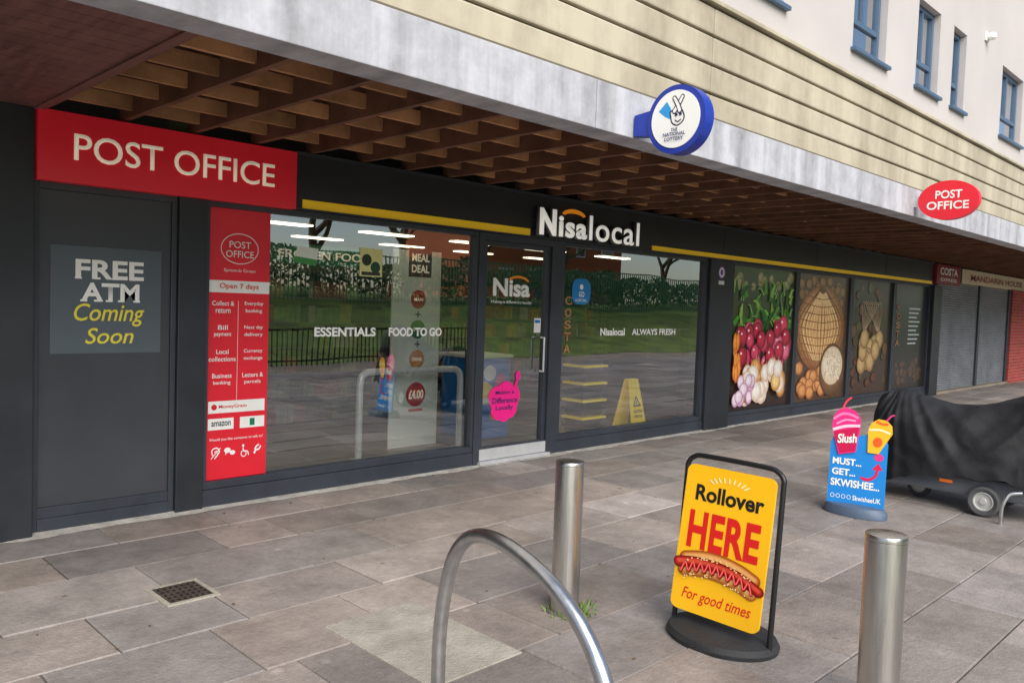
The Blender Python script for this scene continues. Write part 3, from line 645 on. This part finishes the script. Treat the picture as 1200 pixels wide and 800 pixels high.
text("CAUTION",.02,.20,.26,.30,-.004,M['black'],P,.02,base=m0); text("WET FLOOR",.03,.19,.20,.235,-.004,M['black'],P,.02,base=m0)
# ================================================================ NEIGHBOURS
N_=empty("takeaway_shopfront",(21,0,0),"closed takeaway with grey roller shutters under a cream sign","shop")
def shutter(x0,x1,parent,m_):
    V=[];Fc=[];n=46;zb,zt=.05,2.38
    for i in range(n*3+1):
        z=zb+(zt-zb)*i/(n*3); ph=i%3; y={0:-.005,1:-.022,2:-.020}[ph]; V+=[(x0,y,z),(x1,y,z)]
        if i: a=2*i; Fc.append((a-2,a-1,a+1,a))
    o=meshpy("roller_shutter",V,Fc,m_,parent)
shutter(18.19,20.95,N_,M['shutter']); shutter(21.1,23.4,N_,M['shutter'])
box("guide_rail",20.95,21.1,-.06,.05,0,2.38,M['frame'],N_,.005); box("guide_rail",23.4,23.55,-.06,.05,0,2.38,M['frame'],N_,.005)
box("step",18.19,23.55,-.10,.1,-.02,.05,M['kerb'],N_)
box("fascia",19.6,24.9,-.06,.1,2.38,2.70,M['signcream'],N_,.005); text("MANDARIN HOUSE",20.2,24.5,2.46,2.60,-.064,M['maroon'],N_,.02)
box("lintel",18.19,19.6,-.05,.1,2.38,2.70,M['column'],N_)
P=empty("coffee_sign",(18.2,-.1,2.3),"small maroon sign with white coffee brand lettering","sign")
box("sign_box",17.72,19.2,-.14,-.061,2.30,2.70,M['maroon'],P,.005); text("COSTA",17.9,19.0,2.49,2.64,-.144,M['white'],P,.025); text("EXPRESS",17.95,18.95,2.36,2.43,-.144,M['white'],P,.01)
N2=empty("red_brick_unit",(27,0,0),"red brick end unit beyond the shutters","building")
box("wall",23.56,46,-.10,.2,0,2.37,M['redbrick'],N2); box("lintel",24.92,46,-.11,.1,2.38,2.70,M['redpaint'],N2)
# ================================================================ projecting signs (face -x)
def base_at(x,y,z): return T((x,y,z))@Matrix.Rotation(-math.pi/2,4,'Z')
def prism(name,pts,y0,y1,material,parent,base,smooth=True):
    n=len(pts); V=[(p[0],y0,p[1]) for p in pts]+[(p[0],y1,p[1]) for p in pts]
    V=[tuple(base@Vector(v)) for v in V]
    Fc=[tuple(range(n)),tuple(range(2*n-1,n-1,-1))]+[((i+1)%n,i,i+n,(i+1)%n+n) for i in range(n)]
    return meshpy(name,V,Fc,material,parent,smooth)
def ell(rx,rz,n=48,cx=0,cz=0): return [(cx+rx*math.cos(2*math.pi*i/n),cz+rz*math.sin(2*math.pi*i/n)) for i in range(n)]
P=empty("projecting_sign",(3.98,-3.0,2.68),"round blue and white lottery sign projecting from the canopy","sign")
b=base_at(3.98,-3.11,2.68)
prism("sign_drum",ell(.195,.195),-.045,.045,M['blue'],P,b); prism("sign_face",ell(.163,.163),-.05,-.0455,M['white'],P,b)
prism("bracket",[(-.30,-.06),(-.18,-.075),(-.18,.075),(-.30,.06)],-.035,.035,M['blue'],P,b,False)
a=Art(); k_=s(30,34,60); lb=s(50,155,220); wh=s(242,242,240)
a.poly([(-.115,.055),(-.06,.105),(-.03,.06),(-.03,.0),(-.07,.02)],lb)
a.cap([(-.03,.015),(-.02,-.02),(.015,-.038),(.05,-.02),(.06,.01),(.045,.045)],.008,k_); a.stroke([(-.03,.015),(-.035,.04),(-.02,.05)],.008,k_)
for p0,p1 in (((-.005,.045),(.045,.12)),((.03,.045),(-.008,.118))):
    a.cap([p0,((p0[0]+p1[0])/2+.003,(p0[1]+p1[1])/2),p1],.034,k_,.028); a.cap([p0,((p0[0]+p1[0])/2+.003,(p0[1]+p1[1])/2),p1],.021,wh,.015)
a.disc(.008,.022,.009,.010,k_); a.disc(.036,.024,.009,.010,k_); a.stroke([(.0,-.006),(.02,-.018),(.042,-.006)],.006,k_)
a.build("emblem",M['print'],P,b@T((0,-.0505,0)))
for t_,z,w in (("THE",-.061,.045),("NATIONAL",-.085,.15),("LOTTERY",-.112,.125)): text(t_,-w/2,w/2,z-.010,z+.010,-.0565,M['navy'],P,.02,base=b)
P=empty("projecting_sign",(8.6,-3.0,2.75),"red oval POST OFFICE sign projecting from the canopy","sign")
b=base_at(8.62,-3.12,2.75)
prism("sign_body",ell(.275,.19),-.04,.04,M['redpo'],P,b)
prism("bracket",[(-.32,-.05),(-.27,-.05),(-.27,.05),(-.32,.05)],-.02,.02,M['alu'],P,b,False)
text("POST",-.115,.125,.015,.095,-.0415,M['white'],P,.02,base=b); text("OFFICE",-.19,.19,-.09,-.01,-.0415,M['white'],P,.02,base=b)
# ================================================================ STREET FURNITURE
def bollard(x,y,label):
    P=empty("bollard",(x,y,0),label,"bollard","stainless steel bollards on the paving")
    lathe("post",[(.074,-.02),(.074,.765),(.0735,.768)],(x,y,0),M['steel'],P,48)
    lathe("cap",[(.0725,.768),(.0745,.770),(.0745,.785),(.072,.790),(.05,.794),(.0,.796)],(x,y,0),M['steel'],P,48)
    lathe("ground_collar",[(.10,.0),(.096,.005),(.075,.007)],(x,y,0),M['joint'],P,32)
bollard(3.18,-3.07,"brushed stainless steel bollard with weeds at its foot"); bollard(3.12,-4.69,"brushed stainless steel bollard near the yellow board")
V=[];Fc=[]
for i in range(150):
    a_=random.uniform(0,6.28); r=random.uniform(.075,.17); x=3.18+r*math.cos(a_)*1.0; y=-3.10+r*math.sin(a_)*.8; h=random.uniform(.015,.05); d_=random.uniform(0,6.28); w=.006
    if math.cos(a_)<-.3 and random.random()<.7: continue
    b_=len(V); V+=[(x-w*math.cos(d_),y-w*math.sin(d_),0),(x+w*math.cos(d_),y+w*math.sin(d_),0),(x+random.uniform(-.03,.03),y+random.uniform(-.03,.03),h)]; Fc.append((b_,b_+1,b_+2))
o=meshpy("weeds",V,Fc,mat("weed_green",s(106,140,54),.8,0,.4,20)); o["kind"]="stuff"
P=empty("bicycle_stand",(1.83,-4.0,0),"curved stainless steel bicycle stand fixed in the paving","bicycle stand")
pts=[(1.868,-3.61,-.02),(1.867,-3.612,.2),(1.866,-3.615,.4),(1.865,-3.64,.57),(1.862,-3.685,.70),(1.857,-3.755,.78),(1.852,-3.84,.812),(1.845,-3.95,.812),(1.838,-4.08,.78),(1.83,-4.20,.73),(1.82,-4.32,.645),(1.80,-4.42,.53),(1.795,-4.47,.40),(1.79,-4.49,.2),(1.79,-4.495,-.02)]
tube("hoop_tube",catmull(pts,6),.0255,M['galv'],P,20)
# yellow board
P=empty("pavement_board",(3.5,-3.83,0),"yellow hot dog advertising board in a black tube frame","advertising board")
SX=Matrix.Scale(1.19,4,(1,0,0))
b=T((3.42,-3.795,.0))@Matrix.Rotation(-math.pi/2-.02,4,'Z')@Matrix.Rotation(math.radians(-9),4,'X')@SX
def rr(x0,z0,x1,z1,r,k=6):
    Q=[]
    for cx,cz,a0 in ((x1-r,z1-r,0),(x0+r,z1-r,90),(x0+r,z0+r,180),(x1-r,z0+r,270)):
        for j in range(k+1): t=math.radians(a0+90*j/k); Q.append((cx+r*math.cos(t),cz+r*math.sin(t)))
    return Q
prism("panel",rr(-.205,.11,.205,.83,.035),-.012,.0,M['boardyel'],P,b,False)
bt=T((3.47,-3.805,.0))@Matrix.Rotation(-math.pi/2-.02,4,'Z')@Matrix.Rotation(math.radians(-4.5),4,'X')@Matrix.Scale(1.17,4,(1,0,0))
pts=[(-.225,.012,.03)]+[(-.225,.012,z) for z in (.4,.76)]+[(-.22,.012,.83),(-.19,.012,.862),(-.15,.012,.87),(0,.012,.872),(.15,.012,.87),(.19,.012,.862),(.222,.012,.83),(.225,.012,.76),(.225,.012,.4),(.225,.012,.03)]
tube("tube_frame",[tuple(bt@Vector(p)) for p in catmull(pts,4)],.013,M['blacktube'],P,12)
n=40; lathe("rubber_base",[(.0,0.0),(.27,.0),(.275,.02),(.26,.045),(.2,.06),(.0,.066)],(3.5,-3.81,0.0),M['rubber'],P,n,.82,1.03)
def bt_(t_,x0,x1,z0,z1,m_,**k): text(t_,x0,x1,z0,z1,-.0135,M[m_],P,base=b,**k)
bt_("Rollover",-.15,.165,.655,.735,'black',bold=.03); bt_("HERE",-.165,.165,.42,.605,'redtext',bold=.035,space=1.05)
bt_("For good times",-.155,.165,.155,.225,'redtext',shear=.3,bold=.008)
a=Art()
for k in range(9):
    an=math.radians(40+k*12.5); a.stroke([(math.cos(an)*.09,.72+math.sin(an)*.045),(math.cos(an)*.12,.72+math.sin(an)*.07)],.006,s(250,240,180),k=1)
R2=random.Random(4)
def shade(pts,w,cols,w2):
    n=len(cols)
    for i,c in enumerate(cols):
        f=1-i/(n+.5); a.cap([(x,z+ (1-f)*w*.12) for x,z in pts],w*f,s(*c),w2*f)
shade([(-.155,.366),(-.08,.386),(0,.39),(.09,.374),(.16,.345)],.064,[(150,76,26),(186,104,42),(212,136,66),(232,170,100)],.06)
shade([(-.155,.308),(-.08,.322),(0,.322),(.09,.306),(.155,.28)],.066,[(170,92,34),(206,128,58),(230,160,84),(242,190,120)],.055)
shade([(-.185,.338),(-.1,.356),(0,.358),(.1,.342),(.188,.303)],.054,[(110,14,10),(160,26,18),(196,40,28),(216,80,56)],.048)
for i in range(60):
    t=R2.random(); x=-.15+.3*t; z=.35-.045*(abs(t-.45)/.55)**2+R2.choice([R2.uniform(.03,.048),R2.uniform(-.056,-.036)]); a.disc(x,z,.004,.003,s(250,214,150))
zz=[]
for k in range(19): zz.append((-.165+.33*k/18,.343-.04*(abs(k-8)/10)**2+(.022 if k%2 else -.022)))
a.stroke([(x+.002,z-.003) for x,z in zz],.013,s(90,6,12),k=4); a.stroke(zz,.010,s(210,24,30),k=4)
a.stroke([(x,z+.002) for x,z in zz],.004,s(250,120,110),k=4)
a.build("hot_dog_print",M['print'],P,b@T((0,-.0128,0)))
# blue board
P=empty("pavement_board",(6.55,-3.2,0),"blue slush drink advertising board with pink and yellow cup cutouts","advertising board")
b=T((6.55,-3.2,.0))@Matrix.Rotation(-math.pi/2+.2,4,'Z')@Matrix.Rotation(math.radians(-4),4,'X')
prism("panel",[(-.215,.07),(.215,.07),(.215,.58),(.19,.64),(.10,.66),(0,.63),(-.1,.64),(-.19,.62),(-.215,.56)],-.01,.01,M['signblue'],P,b,False)
lathe("base",[(.0,0.),(.25,0.),(.25,.04),(.22,.075),(.0,.085)],(6.56,-3.2,0.),M['basegrey'],P,36,.6,1.)
def sk(t_,x0,x1,z0,z1,m_='white',**k): text(t_,x0,x1,z0,z1,-.0125,M[m_],P,base=b,**k)
sk("MUST...",-.19,.03,.385,.44,bold=.03); sk("GET...",-.19,-.01,.30,.355,bold=.03); sk("SKWISHEE...",-.195,.175,.21,.27,bold=.03); sk("SkwisheeUK",-.02,.19,.11,.15,bold=.02)
a=Art()
for k in range(4): a.ring(-.175+.042*k,.13,.016,.018,.004,s(240,240,240),n=16)
a.stroke([(.03,.30),(.09,.29),(.14,.33),(.15,.38)],.022,s(226,30,80),.02); a.poly([(.11,.375),(.19,.375),(.155,.43)],s(226,30,80))
a.disc(.155,.475,.035,.03,s(230,60,140))
a.build("print_marks",M['print'],P,b@T((0,-.0105,0)))
tl=b@T((-.08,0,.49))@Matrix.Rotation(math.radians(-7),4,'Y')@T((.08,0,-.49)); tr=b@T((.11,0,.5))@Matrix.Rotation(math.radians(9),4,'Y')@T((-.11,0,-.5))
prism("pink_cup",[(-.15,.475),(-.02,.49),(.03,.69),(.035,.76),(-.0,.82),(-.06,.85),(-.12,.84),(-.165,.79),(-.185,.72),(-.18,.66)],-.022,-.0105,M['pink'],P,tl,False)
prism("yellow_cup",[(.07,.50),(.15,.51),(.215,.69),(.20,.75),(.15,.785),(.09,.78),(.05,.74),(.035,.68)],-.021,-.0105,mat("cup_yellow",s(248,190,40),.4),P,tr,False)
a=Art(); a.poly([(-.165,.60),(-.17,.66),(.02,.69),(.0,.60),(-.02,.50),(-.14,.485)],s(205,22,80)); a.stroke([(-.18,.675),(-.08,.70),(.03,.70)],.022,s(250,210,225)); a.stroke([(-.17,.76),(-.10,.80),(-.03,.79),(.02,.76)],.02,s(255,130,185)); a.stroke([(-.15,.72),(-.08,.75),(.0,.74)],.014,s(255,160,200)); a.stroke([(-.10,.83),(-.06,.90),(-.02,.93)],.014,s(250,70,90))
a.build("cup_print",M['print'],P,tl@T((0,-.0235,0))); text("Slush",-.15,.0,.565,.64,-.0285,M['white'],P,.03,shear=.2,base=tl)
a=Art(); a.stroke([(.045,.68),(.12,.70),(.20,.69)],.016,s(255,240,190)); a.stroke([(.08,.76),(.13,.75),(.17,.76)],.02,s(240,110,40)); a.disc(.125,.60,.035,.04,s(240,100,40)); a.stroke([(.15,.78),(.18,.83),(.20,.84)],.012,s(230,60,130))
a.build("cup_print",M['print'],P,tr@T((0,-.0225,0)))
# ================================================================ covered scooter
P=empty("covered_mobility_scooter",(7.65,-3.7,0),"mobility scooter under a black rain cover with one wheel showing","mobility scooter")
box("chassis",7.40,7.95,-4.25,-3.05,.14,.30,M['scoot'],P,.03); box("foot_deck",7.38,7.97,-3.75,-3.25,.30,.33,M['rubber'],P,.01)
box("reflector",7.388,7.397,-3.66,-3.56,.225,.25,M['orange'],P)
def wheel(x,y,r=.125):
    w=part("wheel",(x,y,r),P)
    V=[];Fc=[];prof=[(.6,-.03),(.85,-.04),(.97,-.03),(1,0),(.97,.03),(.85,.04),(.6,.03)];n=32
    for pr,px in prof:
        for k in range(n): t=2*math.pi*k/n; V.append((x+px,y+r*pr*math.cos(t),r+r*pr*math.sin(t)))
    for i in range(len(prof)-1):
        for k in range(n): q=i*n+k; e=i*n+(k+1)%n; Fc.append((q,e,e+n,q+n))
    meshpy("tyre",V,Fc,M['tyre'],w,True)
    V=[];Fc=[];prof=[(.0,-.035),(.18,-.035),(.22,-.018),(.5,-.016),(.56,-.032),(.62,-.03)]
    for pr,px in prof:
        for k in range(n): t=2*math.pi*k/n; V.append((x+px,y+r*pr*math.cos(t),r+r*pr*math.sin(t)))
    for i in range(len(prof)-1):
        for k in range(n): q=i*n+k; e=i*n+(k+1)%n; Fc.append((q,q+n,e+n,e))
    meshpy("rim",V,Fc,M['rim'],w,True)
wheel(7.37,-3.91); wheel(7.93,-3.91); wheel(7.72,-3.3,.10)
st_=[(-2.86,.34,.62,.05),(-2.90,.20,.80,.14),(-2.97,.15,.89,.22),(-3.10,.16,.93,.29),(-3.30,.22,.90,.34),(-3.55,.28,.86,.37),(-3.80,.30,.88,.38),(-4.0,.31,.96,.37),(-4.18,.30,1.06,.34),(-4.34,.29,1.15,.31),(-4.50,.28,1.17,.27),(-4.66,.27,1.05,.24),(-4.76,.28,.86,.16),(-4.80,.36,.66,.07)]
NV,NU=190,120; V=[];Fc=[]
def lerp_st(t):
    k=t*(len(st_)-1); i=min(int(k),len(st_)-2); f=k-i
    p0,p1,p2,p3=st_[max(i-1,0)],st_[i],st_[i+1],st_[min(i+2,len(st_)-1)]
    return [.5*((2*p1[q])+(p2[q]-p0[q])*f+(2*p0[q]-5*p1[q]+4*p2[q]-p3[q])*f*f+(3*p1[q]-p0[q]-3*p2[q]+p3[q])*f**3) for q in range(4)]
def crease(v,k=1.): return (1-math.sqrt(v*v+.004)*2.2)
for j in range(NV+1):
    y,hem,tp,w=lerp_st(j/NV)
    hem=hem+.07*noise.noise(Vector((y*3.4,7,0)))+.025*noise.noise(Vector((y*10,3,0)))
    for i in range(NU+1):
        a_=math.pi*i/NU; ca,sa=math.cos(a_),math.sin(a_)
        zf=sa**.8; x=-w*math.copysign(abs(ca)**.8,ca)*(1+.12*(1-zf))
        z=hem+(tp-hem)*zf; low=1-zf; side=1 if ca>0 else -1
        o1=math.atan2(y+3.12,1.05-z); o2=math.atan2(y+4.45,1.30-z)
        d1=math.hypot(y+3.12,1.05-z); d2=math.hypot(y+4.45,1.3-z); wt=1/(1+math.exp((y+3.72)*-9))
        f1=crease(noise.noise(Vector((o1*3.4,d1*.6,side*4)))); f2=crease(noise.noise(Vector((o2*4.2,d2*.6,side*4+9))))
        f=wt*f1+(1-wt)*f2
        f3=noise.noise(Vector((y*2.4,z*2.4,ca*1.2))); f4=crease(noise.noise(Vector((y*5+z*4,z*6-y*3,ca*2))))
        out=.078*(f-.5)*(.35+.65*min(1,low*1.6))+.045*f3+.010*(f4-.5)
        V.append((7.72+x-side*out*(abs(ca)**.4),y+.015*f3,z+.75*out*zf))
for j in range(NV):
    for i in range(NU): q=j*(NU+1)+i; Fc.append((q,q+1,q+NU+2,q+NU+1))
o=meshpy("rain_cover",V,Fc,M['cover'],P,False)
for p in o.data.polygons: p.use_smooth=True
P=empty("bicycle_stand",(7.2,-4.1,0),"small bent stainless steel tube stand beside the covered scooter","bicycle stand")
tube("hoop_tube",catmull([(7.2,-4.08,-.02),(7.2,-4.08,.12),(7.21,-4.10,.2),(7.23,-4.13,.245),(7.26,-4.2,.26)],5),.015,M['galv'],P,14)
# ================================================================ SURROUNDINGS (seen reflected in the glass)
def hedge(x0,x1,y,z,h,label):
    V=[];Fc=[];n=int((x1-x0)*260)
    r=random.Random(int(x0*7)+5)
    for i in range(n):
        x=r.uniform(x0,x1); hh=h*(.85+.3*noise.noise(Vector((x*.8,y,0)))); zz=z+r.uniform(0,1)**.6*hh; yy=y+r.uniform(-.5,.5)*(1-.3*(zz-z)/h)
        sz=r.uniform(.06,.13); d1=Vector((r.uniform(-1,1),r.uniform(-1,1),r.uniform(-1,1))).normalized()*sz; d2=d1.orthogonal().normalized()*sz*.6
        c=Vector((x,yy,zz)); b_=len(V); V+=[tuple(c-d1),tuple(c+d2),tuple(c+d1),tuple(c-d2)]; Fc.append((b_,b_+1,b_+2,b_+3))
    o=meshpy("hedge",V,Fc,M['hedge']); top(o,label,"hedge")
hedge(-2,34,-20.5,1.6,1.9,"dense clipped green hedge along the grass bank")
hedge(34,70,-21.0,1.6,1.7,"dark hedge continuing along the grass bank")
def railing(x0,x1,y,z,h,label,material,step=.14,r=.012):
    P=empty("railing",(x0,y,z),label,"railing"); box("rail",x0,x1,y-.02,y+.02,z+h-.06,z+h-.02,material,P); box("rail",x0,x1,y-.02,y+.02,z+.1,z+.14,material,P); L=[];x=x0
    while x<x1: L.append((x-r,x+r,y-r,y+r,z,z+h)); x+=step
    o=boxes("bars",L,material,P); o["kind"]="stuff"
railing(-5,60,-18.5,1.4,1.8,"green vertical bar railing on the grass bank",M['greenpaint'],.16,.016)
railing(6,16,-11.4,-.05,.9,"black pedestrian guard railing beside the footpath",M['blacktube'])
def tree(x,y,z,h,seed,label,leaf=False):
    r=random.Random(seed); P=empty("tree",(x,y,z),label,"tree"); V=[];Fc=[];V2=[];F2=[]
    def br(p,d,l,rad,dep):
        pts=[p];q=p.copy();dd=d.copy()
        for k in range(3):
            dd=(dd+Vector((r.uniform(-.18,.18),r.uniform(-.18,.18),r.uniform(-.05,.15)))).normalized(); q=q+dd*l/3; pts.append(q.copy())
        tv,tf=(V,Fc) if dep<2 else (V2,F2)
        tubedata(pts,[rad,rad*.85,rad*.72,rad*.6],6 if dep<2 else 3,False,tv,tf)
        if dep<5:
            for k in range(3 if dep<4 else 2):
                ax=Vector((r.uniform(-1,1),r.uniform(-1,1),r.uniform(-.2,.6))).normalized(); nd=(dd*.75+ax*.75).normalized()
                br(pts[-1] if k<2 else pts[2],nd,l*r.uniform(.62,.8),rad*.56,dep+1)
        if leaf and dep>=3:
            for k in range(7):
                c=pts[-1]+Vector((r.uniform(-.4,.4),r.uniform(-.4,.4),r.uniform(-.4,.4))); sz=r.uniform(.1,.2); d1=Vector((r.uniform(-1,1),r.uniform(-1,1),r.uniform(-1,1))).normalized()*sz; d2=d1.orthogonal()*.6
                b_=len(V2); V2.extend([tuple(c-d1),tuple(c+d2),tuple(c+d1),tuple(c-d2)]); F2.append((b_,b_+1,b_+2,b_+3))
    br(Vector((x,y,z-.1)),Vector((0,0,1)),h*.3,h*.028,0)
    meshpy("trunk",V,Fc,M['bark'],P,True); meshpy("crown",V2,F2,M['hedge'] if leaf else M['twig'],P)
for (x,y,h,sd,lf) in ((6,-23,8,1,True),(10,-24,9,2,False),(14,-23,8,11,True),(18.5,-25,9,3,False),(23,-24,9,4,True),(28,-25,8,5,False),(33,-24,9,12,True),(40,-30,10,6,True),(1,-25,9,7,False),(50,-29,10,8,True)):
    tree(x,y,1.7,h,sd,"bushy green tree on the grass bank" if lf else "bare branched winter tree on the grass bank",lf)
def house(x0,x1,y0,y1,z,h,label):
    P=empty("brick_building",((x0+x1)/2,y1,z),label,"building")
    box("wall",x0,x1,y0,y1,z,z+h,M['brick'],P)
    V=[(x0-.3,y0-.3,z+h),(x1+.3,y0-.3,z+h),(x1+.3,y1+.3,z+h),(x0-.3,y1+.3,z+h),(x0+.5,(y0+y1)/2,z+h+2.4),(x1-.5,(y0+y1)/2,z+h+2.4)]
    meshpy("roof",V,[(0,1,5,4),(2,3,4,5),(1,2,5),(3,0,4),(3,2,1,0)],M['rooftile'],P)
    x=x0+1.2
    while x<x1-1.5:
        for zz in (z+.9,z+3.4):
            w=part("window",((x+.6),y1,zz),P)
            box("frame",x,x+1.2,y1+.002,y1+.05,zz,zz+1.2,M['white'],w); box("pane",x+.08,x+1.12,y1+.051,y1+.06,zz+.08,zz+1.12,M['darkglass'],w)
        x+=2.6
house(36,50,-42,-33,1.8,5.2,"orange brick two storey house beyond the bank")
# ================================================================ WORLD, SUN, CAMERA
W=bpy.data.worlds.new("World"); SC.world=W; W.use_nodes=True; nt=W.node_tree
bg=nt.nodes["Background"]; sk_=nt.nodes.new("ShaderNodeTexSky"); sk_.sky_type='NISHITA'; sk_.sun_disc=False
EL,AZ=38,205
sk_.sun_elevation=math.radians(EL); sk_.sun_rotation=math.radians(AZ); sk_.altitude=50; sk_.air_density=1.; sk_.dust_density=1.
nt.links.new(sk_.outputs[0],bg.inputs[0]); bg.inputs[1].default_value=.15
sl=bpy.data.lights.new("sun","SUN"); sl.energy=5.; sl.angle=math.radians(52); sl.color=(1,.95,.87)
so=bpy.data.objects.new("sun",sl); COL.objects.link(so)
d=Vector((math.sin(math.radians(AZ))*math.cos(math.radians(EL)),math.cos(math.radians(AZ))*math.cos(math.radians(EL)),math.sin(math.radians(EL))))
so.rotation_euler=d.to_track_quat('Z','Y').to_euler()
yaw,pitch,roll=.7823,-.0476,-.0357
F=Vector((math.sin(yaw)*math.cos(pitch),math.cos(yaw)*math.cos(pitch),math.sin(pitch))); R0=Vector((math.cos(yaw),-math.sin(yaw),0)); U0=R0.cross(F)
c_,s_=math.cos(roll),math.sin(roll); R1=c_*R0-s_*U0; U1=s_*R0+c_*U0
cam=bpy.data.cameras.new("camera"); cam.sensor_width=36; cam.lens=28.5; cam.clip_end=1000; cam.clip_start=.05
co=bpy.data.objects.new("camera",cam); COL.objects.link(co)
co.matrix_world=Matrix(((R1.x,U1.x,-F.x,0),(R1.y,U1.y,-F.y,-5.8086),(R1.z,U1.z,-F.z,1.6),(0,0,0,1)))
SC.camera=co
SC.view_settings.view_transform='Standard'; SC.view_settings.look='None'; SC.view_settings.exposure=0
